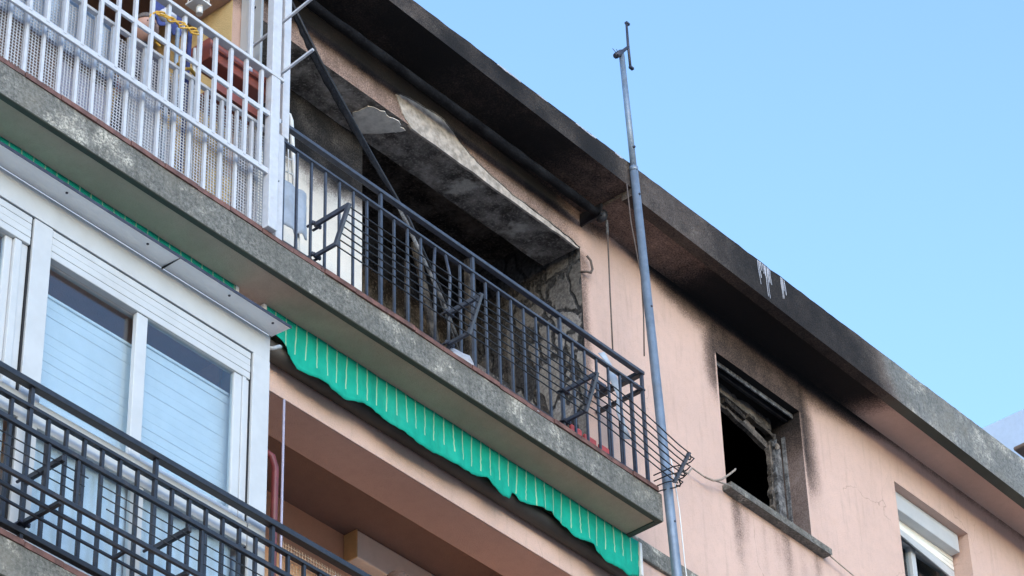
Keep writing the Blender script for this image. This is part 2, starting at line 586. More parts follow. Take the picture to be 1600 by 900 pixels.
def soot_wall(x, z):
    n = fn(x, z, 1.7) * .5 + fn(x, z, 5) * .25
    # smoke rolled out under the eave near the fire; a fainter dark line runs full length
    h = .05 + .34 * sst(.15, 1.15, x) * (1 - sst(2.15, 3.5, x)) + .05 * sst(3.0, 4, x)
    k = .97 * sst(.05, .9, x) * (1 - sst(2.5, 3.7, x)) + .42
    s = min(k, 1) * sst(2.27 - h * (1 + .35 * n), 2.29, z)
    # over the burnt loggia
    a = sst(.06, -.45, x)
    s = max(s, a * (.44 + .16 * n + .5 * sst(2.10, 2.24, z)) * sst(1.9, 2.02, z))
    s = max(s, (1 - a) * sst(.35, -.1, x) * .9 * sst(2.12, 2.27, z))
    # plume over the burnt window
    px = sst(1.06, 1.24, x) * (1 - sst(2.16, 2.42, x))
    s = max(s, px * .80 * sst(1.90, 1.94, z) * (1 + .2 * n))
    s = max(s, px * (.55 + .2 * n) * sst(1.2, 1.9, z)) if (x > 2.15) else s
    if x < 1.25:
        s = max(s, .80 * sst(1.03 + .06 * n, 1.26, x) * sst(1.36, 1.82, z))
    if x > 2.18:
        d = .22 + .12 * n
        s = max(s, .85 * (1 - sst(2.19, 2.19 + d, x)) * sst(1.02, 1.62, z))
    # jamb edge of the loggia
    if x > -.2:
        s = max(s, .5 * (1 - sst(-.15, -.05 + .1 * n, x)) * sst(.5, 1.0, z) * (z < 2))
    # grime below the sill
    if z < .82:
        st = max(0, fn(x * 9, z * .6, 1) + .25) * sst(-.1, .8, z) * sst(1.15, 1.35, x) * (1 - sst(2.15, 2.4, x))
        s = max(s, .55 * st)
    return max(0, min(1, s))

ex = [e for o in OPEN for e in o[:2]]
ez = [e for o in OPEN for e in o[2:]]
us = lines(XL, XR, .045, ex)
vs = lines(-3.2, 2.345, .045, ez)
grid_sheet("facade_wall", M['pink'], BLD, us, vs, lambda u, v: (u, 0, v), soot_wall,
           lambda u, v: any(a < u < b and c < v < d for a, b, c, d in OPEN))
MB().box(XL, XR, 0, .3, -11.9, -3.2).build("lower_wall", M['pink'], BLD)
MB().box(-14, XL - .003, -.41, 9, -11.9, 2.5).build("added_sun_block", M["pink"], BLD)  # unseen block, added to stop sun coming past the left end
MB().box(-6.35, -6.2, .004, 1.2, -2.65, 2.3).build("party_wall", M["orange"], BLD)  # unseen end wall, added to keep side sun out of the loggias
MB().box(XR, XR + .3, 0, 9, -11.9, 2.3).build("side_wall", M['pink'], BLD)

# wall thickness behind the skin: lintels, piers
beam = grid_sheet("burnt_lintel_underside", M['char_beam'], BLD, lines(-3.17, -.16, .1), lines(0, .3, .1), lambda u, v: (u, v, 2.0 - .012 * fn(u, v, 6)))
MB().box(-3.17, -.16, .004, .3, 2.02, 2.32).build("burnt_lintel", M['char'], BLD)
MB().box(-6.2, -3.29, .004, .3, 2.0, 2.32).build("lintel", M['beam'], BLD)
MB().box(-6.2, -.16, .004, .3, -.575, -.2).build("lintel", M['beam'], BLD, .008)
MB().box(-3.288, -3.172, .004, 1.2, 0, 2.3).build("party_wall", M['cream'], BLD, .006)
MB().box(-3.288, -3.172, .004, 1.2, -2.65, -.2).build("party_wall", M['orange'], BLD)
MB().box(-.158, .14, .004, 1.2, -2.65, -.2).build("pier", M['orange'], BLD)
# the burnt jamb: face towards the loggia
def jamb_soot(u, v):
    s = sst(1.35, 2.05, v + .25 * u + .15 * fn(u, v, 3)) * .75
    s = max(s, sst(.35, .9, u + .2 * fn(u, v, 4)) * .75)
    return min(1, s)
grid_sheet("burnt_jamb", M['jamb'], BLD, lines(0.0, 1.15, .05), lines(0, 2.32, .05), lambda u, v: (-.16 + .01 * fn(u, v, 5), u, v), jamb_soot)
# loggia rooms
def room(x0, x1, z0, z1, y, wall, ceil, fl):
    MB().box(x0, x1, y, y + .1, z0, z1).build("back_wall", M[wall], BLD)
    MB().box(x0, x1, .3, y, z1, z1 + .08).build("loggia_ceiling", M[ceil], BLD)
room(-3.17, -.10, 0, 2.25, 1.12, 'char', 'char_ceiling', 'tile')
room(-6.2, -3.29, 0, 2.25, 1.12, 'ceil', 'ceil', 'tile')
room(-6.2, -.158, -2.65, -.26, 1.01, 'orange', 'ceil', 'tile')
# inner wall stub: white below the smoke line, black above
grid_sheet("smoke_stained_wall", M['smokewall'], BLD, lines(-3.17, -1.872, .04), lines(0, 2.25, .04), lambda u, v: (u, .3, v),
           lambda u, v: min(1, sst(1.30, 1.56, v + .09 * fn(u, v, 3.2) + .05 * fn(u, v, 11) - .05 * sst(-1.95, -1.87, u)) * (.97 - .16 * max(0, fn(u, v, 4.5)) - .10 * max(0, fn(u, v, 13)))))
MB().box(-3.17, -1.874, .303, .42, 0, 2.25).build("stub_wall_core", M['char'], BLD)
PATCH = True
# torn render over the opening: bare concrete behind a broken plaster edge
spall = [(-1.905, 2.168), (-1.84, 2.195), (-1.75, 2.205), (-1.64, 2.225), (-1.55, 2.238), (-1.46, 2.23), (-1.38, 2.19), (-1.31, 2.14), (-1.22, 2.10), (-1.13, 2.078),
         (-1.0, 2.052), (-.90, 2.045), (-.83, 2.024), (-.70, 2.022), (-.57, 2.018), (-.42, 2.012), (-.28, 2.004), (-.17, 1.985),
         (-.2, 1.972), (-.45, 1.974), (-.7, 1.978), (-1.0, 1.976), (-1.3, 1.98), (-1.55, 1.982), (-1.75, 1.986), (-1.82, 2.02), (-1.855, 2.07)]
def slab_poly(name, pts, y0, y1, mat, parent):
    bm = bmesh.new()
    a = [bm.verts.new((x, y0 + .003 * fn(x, z, 13), z)) for x, z in pts]
    b = [bm.verts.new((x, y1, z)) for x, z in pts]
    bm.faces.new(a)
    n = len(pts)
    for i in range(n):
        bm.faces.new((a[i], b[i], b[(i + 1) % n], a[(i + 1) % n]))
    bmesh.ops.triangulate(bm, faces=[f for f in bm.faces if len(f.verts) > 4])
    bmesh.ops.recalc_face_normals(bm, faces=bm.faces)
    me = bpy.data.meshes.new(name)
    bm.to_mesh(me)
    bm.free()
    return link_mesh(name, me, mat, parent)
def jag(pts, amp, sub=3):
    out = []
    for i, p in enumerate(pts):
        q = pts[(i + 1) % len(pts)]
        for k in range(sub):
            t = k / sub
            x, z = p[0] + (q[0] - p[0]) * t, p[1] + (q[1] - p[1]) * t
            out.append((x + amp * fn(x, z, 31), z + amp * fn(z + 5, x, 37)))
    return out
def flat_poly(name, pts, z, mat, parent, t=.006):
    bm = bmesh.new()
    a = [bm.verts.new((x, y, z)) for x, y in pts]
    b = [bm.verts.new((x, y, z + t)) for x, y in pts]
    bm.faces.new(a[::-1]); n = len(pts)
    for i in range(n):
        bm.faces.new((a[i], a[(i + 1) % n], b[(i + 1) % n], b[i]))
    bmesh.ops.triangulate(bm, faces=[f for f in bm.faces if len(f.verts) > 4])
    me = bpy.data.meshes.new(name); bm.to_mesh(me); bm.free()
    return link_mesh(name, me, mat, parent)
flat_poly("bare_concrete_patch", jag([(-2.10, .05), (-1.98, .015), (-1.84, .02), (-1.76, .05), (-1.80, .12), (-1.88, .20), (-1.95, .28), (-2.05, .25), (-2.09, .16)], .03, 5), 1.984, M['spall_light'], BLD)
slab_poly("bare_concrete_band", jag(spall, .012), -.006, .01, M['spall'], BLD)
MB().tube([(x, -.006, z + .004) for x, z in jag(spall[:18], .01)[:52]], [.005 + .004 * abs(fn(i, 1, .7)) for i in range(52)], 5).build("broken_plaster_edge", M['char'], BLD)

# ---- eave
def fasc_bot_r(x): return 2.236 - .0235 * max(0, x)
def fasc_bot_l(x): return 2.300 - .0245 * (x + .1)
def soot_fr(x, z):
    n = fn(x, z, 2.3) * .3
    return max(0, min(1, (.62 + .25 * sst(.5, 1.2, x)) * (1 - sst(2.35, 3.15, x + .9 * (z - 2.3) + n)) + .08 * n))
def soot_fl(x, z):
    return max(0, min(1, .80 - .22 * sst(-1.6, -2.6, x) + .25 * fn(x, z, 3) - .12 * sst(-.35, -.1, x) * 1.0))
STEP = -.105
def top_j(x): return 2.503 + .006 * fn(x, 2, 9) + .004 * fn(x, 8, 31)
grid_sheet("fascia", M['granite_eave'], BLD, lines(STEP, XR, .05), [0, .25, .5, .75, 1],
           lambda u, v: (u, -.4, fasc_bot_r(u) + (top_j(u) - fasc_bot_r(u)) * v), lambda u, v: soot_fr(u, 2.2 + .3 * v))
grid_sheet("fascia", M['granite_eave'], BLD, lines(XL, STEP, .05), [0, .25, .5, .75, 1],
           lambda u, v: (u, -.4, fasc_bot_l(u) + (top_j(u) - fasc_bot_l(u)) * v), lambda u, v: soot_fl(u, 2.3 + .2 * v))
# drip strip under the fascia and the soffit boards
grid_sheet("drip_edge", M['mossy'], BLD, lines(STEP, XR, .1), [0, .5, 1], lambda u, v: (u, -.4 + .085 * v, fasc_bot_r(u) + .002 * v), lambda u, v: soot_fr(u, 2.2) * .9)
grid_sheet("drip_step", M['mossy'], BLD, lines(STEP, XR, .1), [0, 1], lambda u, v: (u, -.315, fasc_bot_r(u) + .002 + v * max(0, 2.272 - fasc_bot_r(u))), lambda u, v: soot_fr(u, 2.2) * .9)
def soot_sr(u, v):
    return max(0, min(1, (.60 + .4 * sst(.55, 1.1, u)) * (1 - sst(2.2, 3.3, u + .5 * v + .5 * fn(u, v, 2)))))
grid_sheet("soffit", M['soffit'], BLD, lines(STEP, XR, .06), lines(-.316, 0.01, .06), lambda u, v: (u, v, 2.276), soot_sr)
grid_sheet("soffit", M['soffit'], BLD, lines(XL, STEP, .06), lines(-.4, .01, .06), lambda u, v: (u, v, fasc_bot_l(u)), lambda u, v: max(.0, min(1, .95 + .1 * fn(u, v, 3) - .28 * sst(-.75, -.15, u))))
o = MB().poly([(STEP, -.4, 2.236), (STEP, -.315, 2.236), (STEP, -.315, 2.276), (STEP, 0, 2.276), (STEP, 0, 2.33), (STEP, -.4, 2.33)], [(0, 1, 2, 3, 4, 5)]).build("eave_end", M['granite_eave'], BLD)
soot_all(o, .42)
MB().box(XL, XR, -.398, 9, 2.40, 2.492).build("roof_slab", M['roof'], BLD)
# flaked bright chips along the roof edge
for cx, ln in ((-1.30, .22), (-.98, .10), (-.55, .20), (-.22, .08)):
    pts = []
    m = 9
    for i in range(m + 1):
        x = cx - ln / 2 + ln * i / m
        pts.append((x, 2.499 + .004 * fn(x, 1, 40)))
    for i in range(m, -1, -1):
        x = cx - ln / 2 + ln * i / m
        pts.append((x, 2.494 - .009 * abs(fn(x, 2, 28)) - .003 * math.sin(math.pi * i / m)))
    slab_poly("flaked_paint_chip", pts, -.404, -.399, M['lime'], BLD)
# lime drips run down the fascia
DRIPS = []
for c0, c1, nd in ((1.25, 1.40, 9), (1.495, 1.55, 4)):
    for i in range(nd):
        DRIPS.append((c0 + (c1 - c0) * (i + random.uniform(-.3, .3)) / nd, random.uniform(.005, .014), random.uniform(.06, .26)))
for cx, wdt, ln in DRIPS:
    m = 14
    L_, R_ = [], []
    zb = top_j(cx) - .012
    for i in range(m + 1):
        z = zb - ln * i / m
        ww = wdt * (1 - .55 * i / m) * (.75 + .5 * abs(fn(cx * 7, z, 24)))
        dx = .012 * fn(cx, z, 9) + .014 * i / m
        L_.append((cx - ww / 2 + dx, z))
        R_.append((cx + ww / 2 + dx, z))
    slab_poly("lime_drip", L_ + R_[::-1], -.403, -.399, M['lime'], BLD)

# ---- balcony slabs
def balcony_slab(z, x1):
    o = grid_sheet("slab_face", M['granite'], BLD, lines(XL, x1, .06), [0, .33, .66, 1],
                   lambda u, v: (u, -.4, z - .192 + .192 * v + (.003 * fn(u, z, 14) if v in (0, 1) else 0)), lambda u, v: .12 * sst(.45, 1, v) * (.5 + fn(u, v, 4)))
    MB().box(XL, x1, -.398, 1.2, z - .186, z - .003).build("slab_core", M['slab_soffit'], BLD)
    MB().box(XL, x1 - .002, -.3985, -.362, z - .1965, z - .180).build("drip_edge", M['mossy'], BLD, .004)
    MB().box(x1 - .040, x1 - .002, -.3615, -.001, z - .1965, z - .180).build("drip_edge", M['mossy'], BLD, .004)
    # terracotta nosing tiles, laid one by one
    me = MB().box(-.118, .118, -.055, .13, 0, .030).mesh("nosing_tile")
    me.materials.append(M['tile'])
    x = XL + .12
    while x < x1 - .1:
        t = link_mesh("nosing_tile", me, M['tile'], BLD, (x, -.352 + random.uniform(-.006, .005), z + random.uniform(-.002, .003)))
        t.rotation_euler = (random.uniform(-.01, .01), random.uniform(-.012, .012), random.uniform(-.015, .015))
        x += .24
balcony_slab(0.0, 0.0)
balcony_slab(-2.655, 0.0)
MB().box(.003, XR, -.024, 0, -.15, -.017).build("string_course", M['granite'], BLD, .005)
MB().box(.003, XR, -.024, 0, -2.80, -2.67).build("string_course", M['granite'], BLD, .005)
# black mortar crust between tiles and railing
for zz, a, b in ((0.0, -6.2, -.02),):
    for i in range(70):
        x = random.uniform(a, b)
        r = random.uniform(.008, .02)
        MB_ = MB().sphere((x, random.uniform(-.40, -.36), zz + .018), (r * 1.8, r, r * .6), 7, 4)
        if i < 34:
            MB_.build("mortar_crumb", M['soil'] if i % 3 else M['lime'], BLD)

# ---- windows of the facade
def reveal_soot(u, v): return min(1, .95 - .55 * sst(1.15, .86, v))
win = bpy.data.objects.new("burnt_window", None); COL.objects.link(win); win.parent = BLD
win.location = Vector((1.715, .1, .84)) - root_of(BLD)
grid_sheet("reveal", M['reveal'], win, lines(0, .30, .05), lines(.84, 1.935, .05), lambda u, v: (2.18, u, v),
           lambda u, v: min(1, .36 + .5 * sst(1.45, 1.9, v) - .2 * sst(1.05, .85, v) * sst(.22, .05, u) + .2 * sst(.15, .28, u)))
grid_sheet("reveal", M['reveal'], win, lines(0, .30, .05), lines(.84, 1.935, .05), lambda u, v: (1.25, u, v), lambda u, v: .9)
grid_sheet("head", M['reveal'], win, lines(1.25, 2.18, .05), lines(0, .30, .05), lambda u, v: (u, v, 1.935), lambda u, v: .97)
grid_sheet("sill", M['granite'], win, [1.20, 2.30], [0, 1], lambda u, v: (u, -.07, .795 + .05 * v), lambda u, v: .18)
s_ = MB().box(1.20, 2.30, -.068, .30, .797, .843).build("sill_core", M['granite'], win, .006)
soot_all(s_, .12)
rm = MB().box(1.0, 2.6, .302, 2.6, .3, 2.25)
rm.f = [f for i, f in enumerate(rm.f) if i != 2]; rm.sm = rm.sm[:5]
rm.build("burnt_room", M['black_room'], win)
MB().box(1.25, 2.18, .10, .125, 1.895, 1.934).build("shutter_guide", M['burnt_metal'], win, .003)
MB().box(1.25, 2.18, .055, .065, 1.90, 1.934).build("shutter_guide", M['ash_frame'], win)
# frame remains: right stile with ash crust, sagging head
MB().box(2.105, 2.178, .175, .225, .845, 1.70).build("frame", M['ash_frame'], win, .004)
MB().box(2.166, 2.178, .13, .16, .845, 1.78).build("shutter_rail", M['ash_frame'], win, .003)
MB().box(1.255, 1.30, .175, .225, .845, 1.85).build("frame", M['burnt_metal'], win, .004)
# ash crust along the stile and across the head, sagging slats
def ragged(name, mat, path, w0, y, parent, seed):
    """vertical ragged strip: path of (x, z) is its right edge, the left edge is torn"""
    Lp, Rp = [], []
    n = 40
    for i in range(n + 1):
        t = i / n * (len(path) - 1)
        k = min(int(t), len(path) - 2)
        u = t - k
        x = path[k][0] + (path[k + 1][0] - path[k][0]) * u
        z = path[k][1] + (path[k + 1][1] - path[k][1]) * u
        d = Vector((path[k + 1][0] - path[k][0], 0, path[k + 1][1] - path[k][1])).normalized()
        ww = w0 * (.45 + .8 * abs(fn(i * .31, seed, 1)) + .5 * abs(fn(i * .9, seed + 4, 1)))
        Lp.append((x - d.z * ww, z + d.x * ww))
        Rp.append((x + .003 * fn(i, seed, .7), z))
    return slab_poly(name, Lp + Rp[::-1], y, y + .035, mat, parent)
ragged("ash_crust", M['ash_frame'], [(2.118, .85), (2.112, 1.2), (2.115, 1.52), (2.12, 1.74)], .040, .165, win, 3)
ragged("ash_crust", M['char'], [(2.10, .85), (2.09, 1.3), (2.10, 1.72)], .045, .19, win, 9)
for q, (mt_, xa, xb, z0, z1, dy, w_) in enumerate((('char', 1.28, 2.12, 1.87, 1.83, .20, .10), ('char', 1.30, 1.95, 1.80, 1.74, .22, .07), ('char_wood', 1.34, 1.52, 1.81, 1.79, .19, .035), ('char_wood', 1.58, 1.80, 1.79, 1.76, .185, .045), ('char_wood', 1.84, 2.10, 1.80, 1.775, .18, .030), ('char', 1.62, 2.12, 1.76, 1.66, .21, .06))):
    pth = [(xa + (xb - xa) * i / 6, z0 + (z1 - z0) * (i / 6) - .006 * math.sin(i * 1.9 + q)) for i in range(7)]
    ragged("melted_shutter_slat", M[mt_], pth, w_, dy, win, 20 + q * 5)
for k in range(4):
    bm = bmesh.new()
    bmesh.ops.create_icosphere(bm, subdivisions=2, radius=1)
    for v in bm.verts:
        v.co *= 1 + .55 * noise.noise(v.co * 1.9 + Vector((k * 3., 0, 0)))
        v.co = Vector((v.co.x * random.uniform(.012, .022), v.co.y * .015, v.co.z * random.uniform(.02, .035)))
    me = bpy.data.meshes.new("ash_lump"); bm.to_mesh(me); bm.free()
    link_mesh("ash_lump", me, M['ash_frame'] if k % 3 else M['char'], win, (2.10 + random.uniform(-.045, .05), .15 + random.uniform(-.01, .02), 1.66 + .03 * k))

rw = bpy.data.objects.new("shuttered_window", None); COL.objects.link(rw); rw.parent = BLD
rw.location = Vector((3.76, .1, .84)) - root_of(BLD)
for x in (3.30, 4.222):
    grid_sheet("reveal", M['pink'], rw, lines(0, .30, .1), lines(.84, 1.916, .1), lambda u, v, x=x: (x, u, v))
grid_sheet("head", M['soffit'], rw, lines(3.30, 4.222, .1), lines(0, .30, .1), lambda u, v: (u, v, 1.916))
MB().box(3.303, 4.19, .065, .27, 1.765, 1.9155).build("shutter_box", M['alu'], rw, .006)
MB().box(3.24, 4.29, -.06, .3, .797, .838).build("sill", M['granite'], rw, .006)
for z0, z1 in ((1.66, 1.71), (.845, .90)):
    MB().box(3.303, 4.219, .20, .25, z0, z1).build("frame", M['alu'], rw, .004)
for x0, x1 in ((3.303, 3.35), (4.165, 4.219), (3.735, 3.79)):
    MB().box(x0, x1, .195, .245, .90, 1.66).build("frame", M['alu'], rw, .004)
for i in range(5):      # shutter jammed askew, lower on the right
    zl, zr = 1.752 - .016 * i, 1.752 - .040 * i
    MB().bar((3.312, .150 + .002 * (i % 2), zl), (4.212, .150 + .002 * (i % 2), zr), .016, .034 if i < 4 else .044).build("shutter_slat", M['cream_pl'] if i < 3 else M['alu'], rw, .004)
for x0, x1 in ((3.35, 3.735), (3.79, 4.165)):
    MB().box(x0, x1, .222, .228, .90, 1.66).build("pane", M['glass'], rw)
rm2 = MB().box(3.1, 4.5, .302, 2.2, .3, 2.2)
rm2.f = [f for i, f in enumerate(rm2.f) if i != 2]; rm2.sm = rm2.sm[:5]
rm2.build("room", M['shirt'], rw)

# door head box on the lower loggia's back wall
t = thing("roller_shutter_box", (-.6, .95, -.46), "cream roller shutter box on the orange back wall of the lower loggia", "shutter box")
MB().box(-1.25, -.17, .905, 1.008, -.455, -.266).build("housing", M['cream_pl'], t, .008)
MB().box(-1.262, -1.252, .902, 1.008, -.458, -.264).build("end_cap", M['cream'], t, .004)

# ------------------------------------------------------------------ railings
def rail_copy(name, me, mat, parent, pos):
    return link_mesh(name, me, mat, parent, pos)

def baluster_mesh(h, wd, mat):
    me = MB().box(-wd / 2, wd / 2, -wd / 2, wd / 2, 0, h).mesh("baluster")
    me.materials.append(mat)
    return me

# burnt balcony: dark railing with a return at the right end
RY = -.36
UR = thing("balcony_railing", (-1.6, RY, 0), "dark blue-grey bar railing of the burnt balcony below the eave", "railing")
mt = M['black_metal']
MB().bar((-3.26, RY, .885), (-.06, RY, .872), .036, .024).build("top_rail", mt, UR, .004)
MB().bar((-3.26, RY, .762), (-.06, RY, .748), .030, .016).build("middle_rail", mt, UR, .003)
MB().bar((-3.26, RY, .062), (-.06, RY, .062), .034, .018).build("bottom_rail", M['low_metal'], UR, .003)
for z, a, b in ((.870, .040, .03), (.746, .032, .02), (.062, .034, .018)):
    MB().bar((-.079, RY, z), (-.079, -.005, z), a, b).build("return_rail", M['low_metal'], UR, .003)
bme = baluster_mesh(.685, .0128, mt)
pme = baluster_mesh(.81, .0185, mt)
x, k = -3.215, 0
while x < -.09:
    if k % 7 == 0:
        b = link_mesh("post", pme, mt, UR, (x, RY, .066))
    elif k in (11, 12):      # buckled by the heat
        sgn = .014 if k == 11 else -.016
        MB().tube([(x, RY, .07), (x - sgn * .2, RY - .008, .35), (x - sgn * .9, RY - .012, .60), (x + sgn * .8, RY, .752)], .0095, 6).build("bent_baluster", mt, UR)
    else:
        b = link_mesh("baluster", bme, mt, UR, (x, RY, .070))
    x += .1123
    k += 1
link_mesh("post", pme, mt, UR, (-.073, RY, .066))
for y in (-.27, -.18, -.09):
    link_mesh("baluster", bme, M['low_metal'], UR, (-.079, y, .070))

# lower balcony railing
LR = thing("balcony_railing", (-3.6, RY, -2.65), "black bar railing in front of the white glazed balcony", "railing")
ml = M['low_metal']
MB().bar((-6.0, RY, -1.735), (-.06, RY, -1.745), .044, .034).build("top_rail", ml, LR, .004)
MB().bar((-6.0, RY, -1.864), (-.06, RY, -1.868), .030, .020).build("middle_rail", ml, LR, .003)
MB().bar((-6.0, RY, -2.552), (-.06, RY, -2.552), .034, .030).build("bottom_rail", ml, LR, .003)
bl = baluster_mesh(.68, .0175, ml)
pl = baluster_mesh(.90, .021, ml)
x, k = -5.98, 0
while x < -.08:
    # posts stand 0.805 m apart with six bars between
    if k % 7 == 3:
        link_mesh("post", pl, ml, LR, (x, RY, -2.642))
    else:
        link_mesh("baluster", bl, ml, LR, (x, RY, -2.548))
    x += .1147
    k += 1
MB().tube([(-2.86, RY - .02, -1.90), (-2.80, RY - .03, -1.86), (-2.74, RY - .025, -1.93), (-2.70, RY - .02, -1.96)], .004, 5).build("tie_wire", M['cloth_w'], LR)

# ------------------------------------------------------------------ clothes racks hung on the railings
def bracket(parent, mat, x, zt, zl, yt, yl, w1=.018, w2=.030, strut=True):
    MB().bar((x, RY - .005, zt), (x, yt, zt + .004), w1, w2).build("bracket_arm", mat, parent, .003)
    MB().bar((x, RY - .005, zl), (x, yl, zl), w1, w2 * .8).build("bracket_arm", mat, parent, .003)
    if strut:
        MB().bar((x, yt, zt + .012), (x, yl, zl - .010), w1 * 1.05, w2 * .9, (0, 1, 0)).build("bracket_strut", mat, parent, .003)
    for z in (zt, zl):
        for dx in (-.022, .022):
            MB().tube([(x + dx, RY - .03, z - .004), (x + dx, RY + .03, z - .004)], .008, 8).build("clamp_bolt", M['dark_steel'], parent)
        MB().box(x - .034, x + .034, RY - .024, RY - .012, z - .014, z + .006).build("clamp_plate", mat, parent)

rack = thing("clothes_drying_rack", (-1.6, -.5, .1), "wire clothes drying rack sagging at its right end on the burnt balcony railing", "drying rack")
for x in (-2.962, -1.875, -.852):
    bracket(rack, M['black_metal'], x, .325, .11, -.62, -.52)
def sag(x): return -.115 * sst(-.75, .05, x) * (1 if x > -.75 else 0)
NW = 7
for i in range(NW):
    t = i / (NW - 1)
    y0, z0 = -.62 + .10 * t, .318 - .21 * t
    pts = [(-2.965 + j * (2.97 / 30), y0 + .004 * fn(j, i, .4), z0 - .006 * abs(fn(j, i, .33)) + sag(-2.965 + j * 2.97 / 30) * (1 - .35 * t)) for j in range(31)]
    MB().tube(pts, .0042, 5).build("line_wire", M['burnt_metal'], rack)
ex_ = .005
MB().bar((ex_, -.622, .205), (ex_ - .03, -.515, .02), .012, .026, (0, 0, 1)).build("end_plate", M['black_metal'], rack, .003)
for i in range(4):
    t = i / 3
    ya, za = -.63 + .095 * t, .17 - .125 * t
    MB().tube([(.0, ya, za), (.03, ya - .005, za - .003), (.04, ya + .03, za - .008), (.03, ya + .06, za - .014), (-.02, ya + .12, za - .03), (-.05, -.385, za - .05)], .0042, 5).build("end_wire", M['burnt_metal'], rack)
for y, z in ((-.62, .2), (-.565, .11), (-.53, .05)):
    MB().tube([(ex_, y, z), (ex_ + .028, y + .01, z - .014), (ex_ + .03, y + .02, z - .024), (ex_, y + .022, z - .03)], .005, 5).build("wire_loop", M['burnt_metal'], rack)

rack2 = thing("clothes_drying_rack", (-4, -.5, -2.5), "black metal clothes drying rack on the lower balcony railing", "drying rack")
for x in (-5.64, -4.83, -4.03, -3.225):
    bracket(rack2, ml, x, -2.272, -2.508, -.62, -.62, .022, .03, False)
for y, z, wd in ((-.62, -2.222, .026), (-.62, -2.489, .024), (-.55, -2.512, .020), (-.47, -2.52, .015)):
    MB().bar((-5.75, y, z), (-3.05, y, z - .006), wd * .8, wd).build("rack_rail", ml, rack2, .003)
for i in range(3):
    z = -2.285 - .055 * i
    for a, b in ((-5.64, -4.66), (-4.60, -3.10)):
        MB().tube([(a + .03 * i, -.6, z), ((a + b) / 2, -.6, z - .006), (b - .02 * i, -.6, z)], .0035, 5).build("line_wire", ml, rack2)
MB().bar((-4.36, -.55, -2.512), (-4.36, -.47, -2.52), .016, .016).build("cross_bar", ml, rack2)
for x in (-5.28, -4.92, -4.74, -3.95, -3.30):
    MB().box(x - .008, x + .008, -.624, -.604, -2.485, -2.215).build("rack_upright", ml, rack2)

# ------------------------------------------------------------------ white cage on the neighbouring balcony
CG = thing("white_balcony_cage", (-4.7, -.4, 0), "white painted bar railing cage of the neighbour's balcony beside the burnt one", "railing")
wm = M['white_metal']
OY, IY = -.42, -.36
MB().bar((-6.6, OY, .412), (-3.30, OY, .412), .016, .036).build("rail", wm, CG, .003)
MB().bar((-6.6, OY, 1.103), (-3.30, OY, 1.103), .050, .022).build("top_rail", wm, CG, .003)
MB().bar((-6.6, OY, .818), (-3.30, OY, .818), .016, .032).build("rail", wm, CG, .003)
MB().bar((-6.6, IY, .765), (-3.26, IY, .765), .030, .020).build("inner_rail", wm, CG, .003)
MB().bar((-6.6, IY, .045), (-3.26, IY, .045), .030, .020).build("inner_rail", wm, CG, .003)
MB().box(-3.392, -3.325, OY - .02, OY + .03, .03, 2.26).build("post", wm, CG, .004)
MB().box(-3.245, -3.19, IY - .02, IY + .02, .78, 2.28).build("post", wm, CG, .004)
MB().box(-3.275, -3.225, IY - .02, IY + .02, .03, .78).build("post", wm, CG, .004)
MB().box(-3.50, -3.475, IY - .01, IY + .015, 1.09, 2.26).build("post", wm, CG, .004)
cb = baluster_mesh(.69, .0205, wm)
x = -3.457
while x > -6.6:
    link_mesh("bar", cb, wm, CG, (x, OY, .415)); x -= .1175
ib = baluster_mesh(.72, .0175, wm)
x = -3.46
while x > -6.6:
    link_mesh("inner_bar", ib, wm, CG, (x, IY, .047)); x -= .1143
for y0, z0, y1, z1 in ((-.66, 1.60, -.10, 1.50), (-.66, 1.205, -.20, 1.145)):
    MB().bar((-3.30, y0, z0), (-3.30, y1, z1), .014, .014).build("strut", wm, CG)
# plastic netting tied behind the inner bars
m = MB()
P = .0205
x = -6.6
while x < -3.28:
    for sgn in (0,):
        dx = .006 * fn(x, 1, 3)
        m.bar((x + dx, IY + .022 + .006 * fn(x, 3, 2), .03), (x - dx, IY + .022, .74), .002, .0058, (1, 0, 0))
    x += P
z = .035
while z < .745:
    m.bar((-6.6, IY + .024, z), (-3.28, IY + .024, z + .004 * fn(z, 2, 4)), .002, .0058)
    z += P
m.build("netting", M['net'], CG)

def cloth(name, mat, x0, x1, y, ztop, zbot, label, cat, group=None, amp=.02, fr=14., seed=0, sheer=0.):
    nx, nzv = 26, 12
    vs_, fs_ = [], []
    for j in range(nzv + 1):
        for i in range(nx + 1):
            u, v = i / nx, j / nzv
            x = x0 + (x1 - x0) * u + sheer * v + .012 * fn(seed + v * 3, u, 2)
            z = ztop + (zbot - ztop) * v + .025 * v * fn(u * 3, seed, 1.5) - .012 * math.sin(u * math.pi) * (1 - v)
            yy = y + amp * (.35 + .65 * v) * math.sin(u * fr + seed + .7 * v) + amp * .6 * fn(u * 4, v * 3 + seed, 1)
            vs_.append((x, yy, z))
    for j in range(nzv):
        for i in range(nx):
            a = j * (nx + 1) + i
            fs_.append((a, a + 1, a + nx + 2, a + nx + 1))
    o = MB().poly(vs_, fs_, True).build(name, mat)
    so = o.modifiers.new("thick", 'SOLIDIFY'); so.thickness = .004
    return tag(o, label, cat, group)

